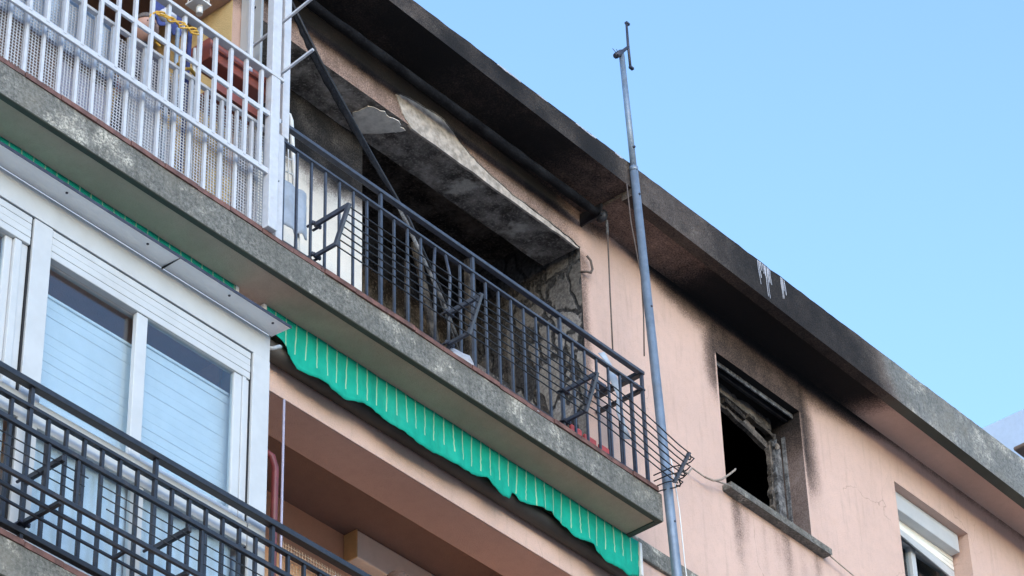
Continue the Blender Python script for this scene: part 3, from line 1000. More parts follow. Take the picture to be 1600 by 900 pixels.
cloth("screen_sheet", M['sheet'], -6.3, -4.46, -.325, .82, .43, "pale blue corrugated sheet tied behind the white cage bars", "screen", amp=.012, fr=70)
cloth("laundry", M['cloth_l'], -4.78, -4.46, -.28, .40, .02, "lavender cloth hanging behind the white netting above the slab", "laundry", amp=.02, seed=3)
cloth("laundry", M['cloth_w'], -4.36, -4.10, -.27, .62, .10, "white cloth hanging behind the netting below the peering face", "laundry", seed=5, amp=.03, sheer=.06)
cloth("laundry", M['cloth_p'], -5.02, -4.82, -.29, .16, .03, "pink checked cloth low behind the netting at the left edge", "laundry", seed=8)
cloth("laundry", M['cloth_p'], -4.30, -4.17, -.20, .66, .52, "small pink cloth behind the netting under the person's chin", "laundry", seed=18)
cloth("laundry", M['cloth_w'], -4.02, -3.93, -.27, .44, .06, "narrow white cloth hanging in the middle of the netting", "laundry", seed=9, sheer=-.05)
cloth("laundry", M['cloth_y'], -3.72, -3.52, -.28, .36, .04, "yellowish cloth near the cage's corner post behind the netting", "laundry", seed=11)
cloth("laundry", M['cloth_w'], -3.42, -3.33, -.29, .30, .03, "white cloth against the cage's right corner post", "laundry", seed=14)
cloth("laundry", M['cloth_b'], -4.06, -3.80, -.16, 1.42, 1.24, "dark blue cloth behind the top rail of the white cage", "laundry", seed=16, amp=.01)
cloth("awning_roll_cover", M['cloth_w'], -4.62, -3.99, .05, 1.95, 1.56, "white cloth hung high in the neighbour's loggia", "laundry", seed=21, amp=.015)

# planter box hooked on the cage
pt = thing("planter_box", (-3.54, -.3, .98), "long red-brown plastic planter box behind the white cage's top rail", "planter")
def trough(x0, x1, y0, y1, z0, z1, t, tap):
    m = MB()
    a = [(x0 + tap, y0 + tap, z0), (x1 - tap, y0 + tap, z0), (x1 - tap, y1 - tap, z0), (x0 + tap, y1 - tap, z0)]
    mid = [(x0 + tap * .5, y0 + tap * .5, z0 + (z1 - z0) * .5), (x1 - tap * .5, y0 + tap * .5, z0 + (z1 - z0) * .5), (x1 - tap * .5, y1 - tap * .5, z0 + (z1 - z0) * .5), (x0 + tap * .5, y1 - tap * .5, z0 + (z1 - z0) * .5)]
    b = [(x0, y0, z1), (x1, y0, z1), (x1, y1, z1), (x0, y1, z1)]
    c = [(x0 + t, y0 + t, z1), (x1 - t, y0 + t, z1), (x1 - t, y1 - t, z1), (x0 + t, y1 - t, z1)]
    d = [(x0 + t + tap, y0 + t + tap, z0 + t), (x1 - t - tap, y0 + t + tap, z0 + t), (x1 - t - tap, y1 - t - tap, z0 + t), (x0 + t + tap, y1 - t - tap, z0 + t)]
    vs_ = a + mid + b + c + d
    fs_ = [(3, 2, 1, 0), (16, 17, 18, 19)]
    for r in range(4):
        for i in range(4):
            j = (i + 1) % 4
            fs_.append((r * 4 + i, r * 4 + j, r * 4 + 4 + j, r * 4 + 4 + i))
    return m.poly(vs_, fs_)
trough(-3.80, -3.29, -.37, -.20, 1.02, 1.15, .012, .018).build("trough", M['terracotta'], pt, .006)
for y in (-.376, -.194):
    MB().box(-3.81, -3.28, y - .010, y + .010, 1.135, 1.156).build("rim", M['terracotta'], pt, .004)
MB().bar((-3.79, -.372, 1.078), (-3.30, -.372, 1.078), .012, .014).build("moulding", M['terracotta'], pt, .003)
MB().box(-3.77, -3.32, -.35, -.22, 1.11, 1.13).build("soil", M['soil'], pt)
for i in range(7):
    x = random.uniform(-3.75, -3.35)
    MB().tube([(x, -.28, 1.13), (x + .01, -.285, 1.17), (x + .03, -.30, 1.19 + .02 * random.random())], .003, 4).build("dry_stem", M['cord'], pt)
pt2 = thing("saucer_tray", (-3.6, -.22, .84), "brown drip tray under the red planter behind the cage bars", "tray")
MB().box(-3.72, -3.36, -.33, -.14, .845, .87).build("base", M['terracotta'], pt2, .006)
MB().box(-3.72, -3.36, -.335, -.325, .845, .90).build("edge", M['terracotta'], pt2, .003)

rp = thing("yellow_rope", (-4.0, -.4, 1.03), "yellow rope wound along two bars of the white cage", "rope")
for i in range(3):
    pts = [(-4.27 + .30 * j / 14, -.447 + .01 * math.sin(j * 1.7 + i), 0.945 + .012 * i + .0035 * j + .006 * math.sin(j * 1.3 + 2 * i)) for j in range(15)]
    MB().tube(pts, .0055, 6).build("strand", M['rope'], rp)
MB().tube([(-4.27, -.44, .96), (-4.29, -.42, .94), (-4.27, -.40, .87), (-4.22, -.40, .80), (-4.20, -.41, .78)], .006, 6).build("loose_end", M['rope'], rp)
MB().tube([(-4.03, -.36, .80), (-3.98, -.37, .79), (-3.93, -.36, .83), (-3.88, -.35, .82)], .010, 6).build("loop", M['rope'], rp)

# mop / feather duster head and handles against the bars
mp_ = thing("broom", (-4.08, -.33, 0), "white-headed broom standing head up behind the cage bars", "broom")
MB().tube([(-4.06, -.32, .05), (-4.075, -.335, 1.05)], .011, 8).build("handle", M['cloth_g'], mp_)
m = MB()
m.sphere((-4.08, -.335, 1.13), (.045, .035, .055), 10, 8); m.sphere((-4.115, -.33, 1.11), (.03, .03, .04), 8, 6)
m.build("head", M['cloth_w'], mp_)
for lab, mt_, xa, xb, zt, r in (("navy broom handle leaning behind the yellow rope", 'cloth_b', -3.86, -3.90, 1.12, .013), ("pale blue mop handle beside the navy broom handle", 'sheet', -3.93, -3.99, 1.08, .012), ("white stick leaning behind the planter's left end", 'white_pl', -3.78, -3.86, 1.02, .010)):
    tag(MB().tube([(xa, -.24, .03), (xb, -.31, zt), (xb - .002, -.313, zt + .03)], [r, r, r * .8], 8).build("broom", M[mt_]), lab, "broom")
# hanging white lantern
ln = thing("hanging_lantern", (-3.72, -.12, 1.46), "small white wire lantern hanging beside the cream pier", "lantern")
lx, ly, lz = -3.69, -.14, 1.60
for dx in (-.035, .035):
    for dy in (-.035, .035):
        MB().tube([(lx + dx * 1.2, ly + dy * 1.2, lz), (lx + dx, ly + dy, lz + .12)], .0035, 5).build("upright", M['white_pl'], ln)
for zz, r in ((lz, .042), (lz + .12, .035)):
    MB().tube([(lx - r, ly - r, zz), (lx + r, ly - r, zz), (lx + r, ly + r, zz), (lx - r, ly + r, zz), (lx - r, ly - r, zz)], .004, 5).build("ring_frame", M['white_pl'], ln)
for s in (-1, 1):
    MB().tube([(lx - .04 * s, ly - .042, lz), (lx + .035 * s, ly - .036, lz + .12)], .003, 5).build("brace", M['white_pl'], ln)
MB().box(lx - .052, lx + .052, ly - .052, ly + .052, lz - .012, lz).build("base", M['white_pl'], ln, .003)
MB().tube([(lx + .01, ly, lz - .07), (lx + .01, ly, lz - .012)], .020, 10).build("socket", M['white_pl'], ln)
MB().tube([(lx, ly, lz + .12), (lx, ly, 2.3)], .003, 5).build("hanging_wire", M['white_pl'], ln)

dv = thing("divider_panel", (-3.22, -.1, 0), "narrow white divider panel with screws at the cream pier", "panel")
MB().box(-3.228, -3.208, -.17, -.006, .02, 2.28).build("board", M['alu'], dv, .003)
for z in (1.2, 1.5, 1.62, 1.9):
    MB().tube([(-3.235, -.12, z), (-3.226, -.12, z)], .008, 8).build("screw", M['dark_steel'], dv)

# ------------------------------------------------------------------ people
def head_mesh(c, s, yaw, tilt=0.):
    """head about 1.0 high in local units; face towards -Y"""
    bm = bmesh.new()
    bmesh.ops.create_uvsphere(bm, u_segments=28, v_segments=22, radius=.5)
    for v in bm.verts:
        x, y, z = v.co
        x *= .74; y *= .86
        if z < 0:
            k = 1 + .55 * z
            x *= .55 + .45 * k if z < -.1 else 1
            y = y * (.75 + .25 * k) - .03
        # brow, eye sockets, nose, lips, chin
        if y < -.15:
            for ex_s in (-1, 1):
                d = ((x - .135 * ex_s) / .085) ** 2 + ((z - .02) / .06) ** 2
                y += .05 * math.exp(-d)
            y -= .03 * math.exp(-((z - .10) / .045) ** 2 - (x / .22) ** 2)
            y -= .135 * math.exp(-((x) / .055) ** 2) * (sst(.08, -.12, z) * (1 - sst(-.12, -.17, z)))
            y -= .03 * math.exp(-(x / .13) ** 2 - ((z + .26) / .035) ** 2)
            y -= .05 * math.exp(-(x / .12) ** 2 - ((z + .42) / .06) ** 2)
        v.co = (x, y, z)
    for s_ in (-1, 1):      # ears
        r = bmesh.ops.create_uvsphere(bm, u_segments=10, v_segments=8, radius=1.)
        for v in r['verts']:
            v.co = (s_ * .365 + v.co.x * .03, .03 + v.co.y * .06, -.02 + v.co.z * .11)
    for f in bm.faces:
        f.smooth = True
    mtx = Matrix.Translation(c) @ Matrix.Rotation(yaw, 4, 'Z') @ Matrix.Rotation(tilt, 4, 'X') @ Matrix.Scale(s, 4)
    return bm, mtx

def skin_body(name, parent, joints, edges, mat):
    """one continuous surface grown from a skeleton with a radius per joint"""
    me = bpy.data.meshes.new(name)
    org = root_of(parent)
    me.from_pydata([Vector(j[0]) - org for j in joints], edges, [])
    o = link_mesh(name, me, mat, parent, org)
    sk = o.modifiers.new("skin", 'SKIN')
    for i, j in enumerate(joints):
        r = j[1] if isinstance(j[1], tuple) else (j[1], j[1])
        me.skin_vertices[0].data[i].radius = r
    me.skin_vertices[0].data[0].use_root = True
    ss = o.modifiers.new("sub", 'SUBSURF')
    ss.levels = ss.render_levels = 2
    return o

def person(label, base, top_z, yaw, hair, shirt):
    H = top_z - base[2]
    hh = H / 7.4
    p = thing("person", base, label, "person")
    R_ = Matrix.Rotation(yaw, 3, 'Z')
    def P(x, y, z): return Vector(base) + R_ @ Vector((x * H, y * H, z * H))
    J = [(P(0, 0, .53), (.085 * H, .065 * H)), (P(0, 0, .62), (.075 * H, .06 * H)), (P(0, .005, .74), (.095 * H, .065 * H)), (P(0, .01, .815), (.07 * H, .05 * H)), (P(0, 0, .86), .033 * H), (P(0, -.01, .90), .034 * H)]
    E = [(0, 1), (1, 2), (2, 3), (3, 4), (4, 5)]
    for s in (-1, 1):
        k = len(J)
        J += [(P(.10 * s, .01, .795), .036 * H), (P(.135 * s, .02, .64), .027 * H), (P(.115 * s, -.10, .55), .02 * H), (P(.09 * s, -.15, .56), .016 * H)]
        E += [(3, k), (k, k + 1), (k + 1, k + 2), (k + 2, k + 3)]
        # five fingers
        for q, (fx, fl) in enumerate(((-.022, .030), (-.011, .045), (0, .05), (.011, .046), (.02, .036))):
            n = len(J)
            J += [(P(.09 * s + fx, -.15 - fl * .6, .558), .0055 * H), (P(.09 * s + fx, -.15 - fl, .552 - .004 * q), .0045 * H)]
            E += [(k + 3, n), (n, n + 1)]
        k = len(J)
        J += [(P(.055 * s, 0, .48), .055 * H), (P(.06 * s, -.01, .27), .036 * H), (P(.06 * s, .01, .05), .024 * H), (P(.065 * s, -.07, .02), .022 * H)]
        E += [(0, k), (k, k + 1), (k + 1, k + 2), (k + 2, k + 3)]
    skin_body("body", p, J, E, shirt)
    c = P(0, -.02, 1 - .5 * hh / H)
    bm, mtx = head_mesh(c, hh, yaw, 0)
    hm = bm.copy()
    bm.transform(mtx)
    me = bpy.data.meshes.new("head"); bm.to_mesh(me); bm.free()
    me.transform(Matrix.Translation(-root_of(p)))
    h = link_mesh("head", me, M['skin'], p, root_of(p))
    # eyes
    for s in (-1, 1):
        e = mtx @ Vector((.13 * s, -.37, .03))
        MB().sphere(e, .022 * hh, 8, 6).build("eye", M['seal'], h)
    # hair: scalp shell with an uneven hairline
    dele = [v for v in hm.verts if v.co.z < (.13 if v.co.y < -.12 else (.02 if v.co.y < .1 else -.22)) + .05 * fn(v.co.x * 9, v.co.y * 9, 1)]
    bmesh.ops.delete(hm, geom=dele, context='VERTS')
    for v in hm.verts:
        v.co *= 1.08 + .05 * fn(v.co.x * 12, v.co.z * 12, 1)
    hm.transform(mtx)
    me = bpy.data.meshes.new("hair"); hm.to_mesh(me); hm.free()
    me.transform(Matrix.Translation(-root_of(p)))
    link_mesh("hair", me, hair, p, root_of(p))
    return p

person("person peering out between the white cage bars", (-3.90, .08, 0), 1.475, math.radians(-12), M['hair_grey'], M['shirt'])
person("person on the lower balcony, only brown hair showing over the railing", (-1.71, .2, -2.655), -1.105, math.radians(-20), M['hair_brown'], M['shirt2'])

# ------------------------------------------------------------------ green awnings rolled under the slab
def awning(label, x0, x1, hem, y0=-.15):
    t = thing("awning", ((x0 + x1) / 2, y0, -.45), label, "awning", "green striped awnings under the balcony slab")
    n = int((x1 - x0) / .016)
    rows = 12
    vs_, fs_ = [], []
    for j in range(rows + 1):
        v = j / rows
        for i in range(n + 1):
            x = x0 + (x1 - x0) * i / n
            zb = hem(x)
            z = -.188 + (zb + .188) * v
            y = y0 + .009 * v * math.sin(x * 17 + 1.5 * fn(x, 3, 2)) + .018 * v * fn(x, 1, 2.4) + .011 * v * fn(x, 5, 21) + .004 * fn(x, z * 9, 7)
            vs_.append((x, y, z))
    for j in range(rows):
        for i in range(n):
            a = j * (n + 1) + i
            fs_.append((a, a + n + 1, a + n + 2, a + 1))
    o = MB().poly(vs_, fs_, True).build("valance", M['awning'], t)
    so = o.modifiers.new("thick", 'SOLIDIFY'); so.thickness = .003
    MB().tube([(x0 + .02, y0 + .092, -.375), (x1 - .02, y0 + .092, -.375)], .055, 16).build("shade_dark_roll", M['shade_roll'], t)  # awning roll, hung low and coloured dark to stand in for shade
    for x in (x0 - .012, x1 + .012):
        MB().box(x - .012, x + .012, y0 - .005, y0 + .15, -.42, -.188).build("end_bracket", M['white_pl'], t, .004)
    return t
hem_pts = [(-3.03, -.346), (-2.941, -.372), (-2.932, -.412), (-2.90, -.415), (-2.84, -.465), (-2.781, -.462), (-2.661, -.452), (-2.581, -.466), (-2.46, -.471), (-2.327, -.430), (-2.234, -.434), (-2.131, -.454),
           (-1.906, -.476), (-1.703, -.455), (-1.58, -.462), (-1.405, -.436), (-1.311, -.410), (-1.185, -.467), (-1.101, -.450), (-1.07, -.385), (-1.045, -.39), (-1.004, -.42), (-.907, -.398),
           (-.74, -.37), (-.61, -.403), (-.532, -.452), (-.377, -.412), (-.228, -.476), (-.103, -.47), (-.037, -.478), (.064, -.43), (.09, -.42)]
def hem_r(x):
    if x <= hem_pts[0][0]:
        return -.33
    for (a, za), (b, zb) in zip(hem_pts, hem_pts[1:]):
        if a <= x <= b:
            t = (x - a) / (b - a)
            return za + (zb - za) * t + .004 * fn(x, 3, 40) + (.012 * abs(fn(x, 7, 90)) if -1.25 < x < -.98 or x > -.6 else 0)
    return -.42
def hem_l(x): return -.44 + .03 * math.sin(x * 5) + .02 * fn(x, 2, 3)
awning("green awning with a torn scalloped valance under the burnt balcony", -3.10, .078, hem_r)
awning("green awning tucked behind the white flashing at the left", -6.2, -3.335, hem_l)

# ------------------------------------------------------------------ white glazed balcony enclosure
EN = thing("glazed_balcony_enclosure", (-4.6, -.25, -2.65), "white aluminium glazed enclosure on the lower left balcony", "enclosure")
EY = -.30
al = M['alu']
def eb(name, x0, x1, z0, z1, y0=EY, y1=EY + .06, mat=None, bv=.003):
    return MB().box(x0, x1, y0, y1, z0, z1).build(name, mat or al, EN, bv)
eb("head_frame", -6.2, -3.215, -.703, -.535)
eb("corner_post", -3.337, -3.215, -2.55, -.7035, EY - .003, EY + .10)
eb("side_frame", -3.275, -3.215, -2.55, -.7, EY + .1005, .0)
MB().box(-3.262, -3.222, EY + .10, 0, -.70, -.56).build("side_head", al, EN)
eb("gap_seal", -6.2, -3.341, -.711, -.7035, EY + .012, EY + .05, M['seal'], 0)
eb("gap_seal", -3.345, -3.3372, -2.55, -.704, EY + .012, EY + .05, M['seal'], 0)
eb("gap_seal", -4.862, -4.856, -2.55, -.712, EY + .010, EY + .05, M['seal'], 0)
# shutter box: four slats over each window
for x0, x1 in ((-6.2, -4.864), (-4.73, -3.348)):
    for i in range(4):
        z1 = -.713 - .0425 * i
        eb("shutter_slat", x0, x1, z1 - .0415, z1, EY + .004 + .0015 * (i % 2), EY + .05, None, .004)
eb("mullion", -4.853, -4.7335, -2.55, -.7125, EY - .001, EY + .06)
# window 1 (right of the mullion): sliding sashes
def sash(x0, x1, y, z0, z1, fl, fr, ft, fb):
    s_ = bpy.data.objects.new("sash", None); COL.objects.link(s_); s_.parent = EN
    s_.location = Vector(((x0 + x1) / 2, y, z0)) - root_of(EN)
    MB().box(x0, x0 + fl, y, y + .03, z0, z1).build("stile", al, s_, .004)
    MB().box(x1 - fr, x1, y, y + .03, z0, z1).build("stile", al, s_, .004)
    MB().box(x0 + fl, x1 - fr, y + .002, y + .028, z1 - ft, z1).build("rail", al, s_, .004)
    MB().box(x0 + fl, x1 - fr, y + .002, y + .028, z0, z0 + fb).build("rail", al, s_, .004)
    MB().box(x0 + fl, x1 - fr, y + .012, y + .017, z0 + fb, z1 - ft).build("pane", M['glass'], s_)
sash(-4.733, -4.075, EY + .045, -1.755, -.884, .004, .022, .002, .03)
sash(-4.142, -3.40, EY + .012, -1.755, -.884, .075, .055, .002, .03)
eb("jamb", -3.399, -3.373, -1.755, -.884, EY + .006, EY + .06)
eb("jamb", -3.372, -3.346, -1.755, -.884, EY + .016, EY + .06)
sash(-5.6, -4.955, EY + .03, -1.755, -.884, .05, .045, .002, .03)
eb("jamb", -4.953, -4.91, -1.755, -.884, EY + .012, EY + .06)
eb("jamb", -4.908, -4.864, -1.755, -.884, EY + .022, EY + .06)
eb("transom", -6.2, -3.346, -1.90, -1.757, EY - .002, EY + .06)
eb("bottom_frame", -6.2, -3.346, -2.60, -2.53, EY, EY + .06)
# lower fixed lights
for x0, x1 in ((-4.72, -4.10), (-4.04, -3.36), (-5.6, -4.87)):
    eb("lower_pane", x0 + .0, x1, -2.53, -1.90, EY + .03, EY + .036, M['glass'], 0)
for x0, x1 in ((-4.10, -4.04),):
    eb("lower_mullion", x0, x1, -2.53, -1.90, EY + .004, EY + .055)
# flashing above
fl = MB().poly([(-6.2, -.445, -.548), (-3.208, -.445, -.548), (-3.208, -.302, -.534), (-6.2, -.302, -.534),
                (-6.2, -.445, -.540), (-3.208, -.445, -.540), (-3.208, -.302, -.526), (-6.2, -.302, -.526)],
               [(3, 2, 1, 0), (4, 5, 6, 7), (0, 1, 5, 4), (1, 2, 6, 5), (2, 3, 7, 6), (3, 0, 4, 7)])
fl.build("flashing", M['alu_bright'], EN)
MB().box(-6.2, -3.208, -.4485, -.4455, -.556, -.538).build("flashing_edge", M['dark_steel'], EN)
MB().box(-4.013, -4.010, -.443, -.306, -.5505, -.534).build("flashing_joint", M['seal'], EN)
MB().box(-6.2, -3.215, -.29, -.1, -.532, -.5).build("roof_sheet", al, EN)
MB().tube([(-3.215, -.28, -.60), (-3.18, -.285, -.585), (-3.13, -.28, -.545), (-3.09, -.25, -.51)], .011, 8).build("drain_spout", al, EN)
for x in (-4.75, -4.2, -3.62, -3.30):
    MB().tube([(x, -.40, -.548), (x, -.40, -.541)], .007, 8).build("screw", M['dark_steel'], EN)

# blinds behind the glass
def blind(label, x0, x1, y, ztop, zbot, pitch):
    b = thing("slatted_blind", ((x0 + x1) / 2, y, zbot), label, "blind")
    me = MB().poly([((x0 - x1) / 2, -.0012, 0), ((x1 - x0) / 2, -.0012, 0), ((x1 - x0) / 2, .000, pitch * 1.02), ((x0 - x1) / 2, .000, pitch * 1.02),
                    ((x0 - x1) / 2, -.0002, 0), ((x1 - x0) / 2, -.0002, 0), ((x1 - x0) / 2, .003, pitch * 1.02), ((x0 - x1) / 2, .003, pitch * 1.02)],
                   [(0, 1, 2, 3), (7, 6, 5, 4), (0, 4, 5, 1), (3, 2, 6, 7), (0, 3, 7, 4), (1, 5, 6, 2)]).mesh("slat")
    me.materials.append(M['blind'])
    z = ztop - pitch
    while z > zbot:
        link_mesh("slat", me, M['blind'], b, ((x0 + x1) / 2, y + random.uniform(-.001, .001), z))
        z -= pitch
    MB().box(x0, x1, y - .012, y + .012, ztop - .004, ztop + .012).build("head_bar", M['blind'], b, .003)
blind("white slatted blind behind the left sash of the enclosure", -4.72, -4.06, -.19, -1.025, -1.78, .054)
blind("white slatted blind behind the right sash of the enclosure", -4.06, -3.36, -.20, -.975, -1.78, .054)
blind("white slatted blind behind the leftmost window at the picture edge", -5.6, -4.93, -.19, -1.0, -1.78, .054)
cloth("curtain", M['curtain'], -4.72, -4.08, -.225, -1.74, -2.56, "pale curtain behind the lower left light of the enclosure", "curtain", amp=.010, fr=30, seed=2)
cloth("curtain", M['curtain'], -4.06, -3.38, -.225, -1.74, -2.56, "pale curtain behind the lower right light of the enclosure", "curtain", amp=.012, fr=34, seed=6)
cloth("curtain", M['curtain'], -5.6, -4.88, -.225, -1.74, -2.56, "pale curtain at the far left edge behind the black railing", "curtain", amp=.010, fr=30, seed=12)

# vertical pipes beside the enclosure and the tan net on the railing
tag(MB().tube([(-2.862, .0, -2.65), (-2.855, -.0, -1.05), (-2.87, .01, -.98), (-2.93, .05, -.93)], .020, 10).build("awning_crank_pipe", M['red_pipe']), "dark red vertical pipe beside the white enclosure", "pipe")
tag(MB().tube([(-2.80, .0, -2.65), (-2.80, .0, -.58)], .007, 8).build("conduit", M['cloth_l']), "thin white vertical conduit beside the dark red pipe", "conduit")
m = MB()
x = -3.12
while x < -2.02:
    m.tube([(x, RY + .03, -2.53), (x + .01 * fn(x, 2, 3), RY + .03, -1.775)], .0016, 4, False); x += .020
z = -2.53
while z < -1.77:
    m.tube([(-3.12, RY + .031, z), (-2.03, RY + .031, z + .005 * fn(z, 2, 4))], .0016, 4, False); z += .020
tag(m.build("safety_net", M['net_tan']), "tan safety net tied behind the black lower railing", "net")

# ------------------------------------------------------------------ burnt awning gear on the top balcony
ra = thing("burnt_awning_roller", (-1.5, -.15, 2.16), "blackened awning roller under the eave over the burnt balcony", "awning roller")
MB().tube([(-3.17 + 3.04 * i / 40, -.15, 2.205 - .004 * i / 40 + .004 * fn(i, 1, .5)) for i in range(41)], [.031 + .006 * fn(i, 2, .45) for i in range(41)], 14).build("tube", M['burnt_cloth'], ra)
for x in (-3.15, -.145):
    MB().box(x - .008, x + .008, -.185, -.004, 2.17, 2.27).build("bracket", M['burnt_metal'], ra, .004)
MB().sphere((-.12, -.16, 2.19), (.03, .045, .05), 10, 7).build("gearbox", M['burnt_metal'], ra)
MB().tube([(-.085, -.17, 2.17), (-.082, -.17, 2.10), (-.078, -.165, 2.06)], .009, 7).build("crank_eye", M['ash_frame'], ra)

tag(MB().tube([(-.082, -.17, 2.09), (-.085, -.165, 1.6), (-.085, -.16, 1.10)], .0052, 6).build("awning_crank_rod", M['cable']), "thin brown crank rod hanging from the burnt awning roller", "rod")

fa = thing("fallen_awning_arm", (-1.5, -.08, .6), "burnt awning bar fallen diagonally across the loggia opening", "awning bar")
A, B_, C_, D_ = Vector((-3.06, -.2, 2.10)), Vector((-2.718, -.15, 1.812)), Vector((-2.253, -.1, 1.464)), Vector((-1.50, -.05, .74))
MB().tube([A, B_, C_, Vector((-1.894, -.1, 1.134)), D_], [.009, .011, .011, .010, .009], 8).build("bar", M['burnt_metal'], fa)
m = MB()
nn = 60
vs_, fs_ = [], []
for i in range(nn + 1):
    t = i / nn
    p = A.lerp(B_, t / .4) if t < .4 else B_.lerp(C_ + (Vector((-1.894, -.1, 1.134)) - C_) * .9, (t - .4) / .6)
    wdt = .62 * (.03 + .075 * math.sin(math.pi * min(1, t * 1.05)) ** .7 + .022 * fn(t, 1, 24) + .012 * fn(t, 4, 60)) * 1.0
    q = p + Vector((-.62, .03, -.78)) * wdt
    vs_ += [p, (p + q) / 2 + Vector((0, .012 * fn(t, 3, 9), 0)), q]
for i in range(nn):
    for k in range(2):
        a = i * 3 + k
        fs_.append((a, a + 1, a + 4, a + 3))
oo = m.poly(vs_, fs_, True).build("charred_cloth", M['burnt_cloth'], fa)
oo.modifiers.new("thick", 'SOLIDIFY').thickness = .006
MB().tube([Vector((-2.02, -.12, 1.17)), Vector((-1.62, -.10, .72)), Vector((-1.47, -.09, .50))], .011, 7).build("lower_arm", M['ash_frame'], fa)
MB().tube([Vector((-1.93, -.07, 1.20)), Vector((-1.62, -.05, .86)), Vector((-1.40, -.05, .42))], .009, 7).build("lower_arm", M['ash_frame'], fa)

# things left on the burnt balcony
def crumple(name, mat, c, r, label, cat, seed, sub=3):
    bm = bmesh.new()
    bmesh.ops.create_icosphere(bm, subdivisions=sub, radius=1)
    for v in bm.verts:
        n_ = noise.noise(v.co * 1.7 + Vector((seed, 0, 0))) * .35 + noise.noise(v.co * 4 + Vector((seed, 3, 0))) * .22
        v.co *= 1 + n_
        v.co.z = max(v.co.z, -.5)
    mtx = Matrix.Diagonal((*r, 1))
    bm.transform(mtx)
    me = bpy.data.meshes.new(name); bm.to_mesh(me); bm.free()
    return tag(link_mesh(name, me, mat, None, c), label, cat)
crumple("rag", M['cloth_w'], (-1.75, -.352, .065), (.13, .035, .055), "crumpled white rag on the tile edge under the middle bracket", "rag", 2)
rd = thing("red_crate", (-.55, -.27, .03), "broken red plastic crate low behind the bars at the balcony's right end", "crate")
for i, (x, w_) in enumerate(((-.66, .10), (-.53, .11), (-.40, .09))):
    MB().box(x - w_ / 2, x + w_ / 2, -.30, -.28, .025, .20 + .03 * fn(i, 3, 1.3)).build("slat", M['red_pl'], rd, .006)
MB().box(-.72, -.34, -.31, -.10, .022, .05).build("base", M['red_pl'], rd, .006)
MB().box(-.72, -.70, -.28, -.10, .05, .17).build("side", M['red_pl'], rd, .006)

ws = thing("white_plastic_strip", (0, -.2, .3), "bent bluish-white plastic strip in the railing's right corner", "strip")
m = MB()
cen = [(-.17, 1.02), (-.11, .965), (-.055, .88), (-.02, .77), (-.02, .66), (.0, .56), (.045, .48)]
vs_, fs_ = [], []
for i, (x, z) in enumerate(cen):
    w_ = (.028, .04, .045, .04, .03, .036, .05)[i]
    vs_ += [(x - w_, -.20 - .02 * (i % 2), z - .01), (x, -.225, z), (x + w_, -.2, z + .012)]
for i in range(len(cen) - 1):
    for k in range(2):
        a = i * 3 + k
        fs_.append((a, a + 1, a + 4, a + 3))
o = m.poly([(x - .09, y, z - .02) for x, y, z in vs_], fs_, True).build("sheet", M['cloth_g'], ws)
o.modifiers.new("thick", 'SOLIDIFY').thickness = .004
# white folding rack at the left end
fr_ = thing("folding_rack", (-3.0, -.2, .0), "white folding rack with a grey cloth beside the cage post", "rack")
MB().tube([(-3.07, -.2, .02), (-3.075, -.2, 1.15), (-3.055, -.2, 1.175), (-3.01, -.2, 1.18), (-2.995, -.2, 1.15), (-2.95, -.2, .60), (-2.90, -.2, .02)], .013, 8).build("frame", M['white_pl'], fr_)
for z in (.95, .85, .75, .66):
    MB().tube([(-3.08, -.2, z), (-2.99 + (1.15 - z) * .09, -.2, z + .02)], .005, 6).build("rung", M['white_pl'], fr_)
for x in (-3.05, -3.02):
    MB().tube([(x, -.215, .62), (x - .01, -.215, .98)], .004, 6).build("wire", M['white_pl'], fr_)
cloth("laundry", M['cloth_g'], -3.10, -2.90, -.235, .66, .34, "grey-blue cloth hanging on the white folding rack", "laundry", seed=31, amp=.01, sheer=.02)

# charred leftovers inside the loggia
DB = thing("charred_door_leaf", (-.85, .3, 0), "charred door leaf standing in the burnt loggia behind the railing's right half", "door")
MB().box(-.93, -.86, .28, .32, .02, 1.62).build("stile", M['char_wood'], DB, .005)
MB().box(-.55, -.48, .30, .34, .02, 1.30).build("stile", M['char_wood'], DB, .005)
MB().box(-.858, -.552, .295, .315, .75, .86).build("rail", M['char'], DB, .005)
MB().box(-.858, -.552, .295, .315, .02, .14).build("rail", M['char'], DB, .005)
slab_poly("burnt_panel", jag([(-.858, .14), (-.552, .14), (-.552, .60), (-.60, .70), (-.70, .62), (-.76, .745), (-.858, .72)], .02, 4), .30, .308, M['char_wood'], DB)
for lab, pa, pb, w_ in (("charred plank leaning left of the burnt door leaf", (-1.30, .10, .02), (-1.12, .55, 1.75), .07), ("thin charred batten fallen across the middle of the loggia", (-1.75, .05, .02), (-1.42, .35, 1.35), .035), ("short charred board against the burnt jamb", (-.36, .05, .02), (-.26, .30, .95), .09)):
    o_ = MB().bar(pa, pb, w_, .022, (0, 1, 0)).build("charred_plank", M['char_wood'], None, .004)
    tag(o_, lab, "plank", "charred boards in the loggia")

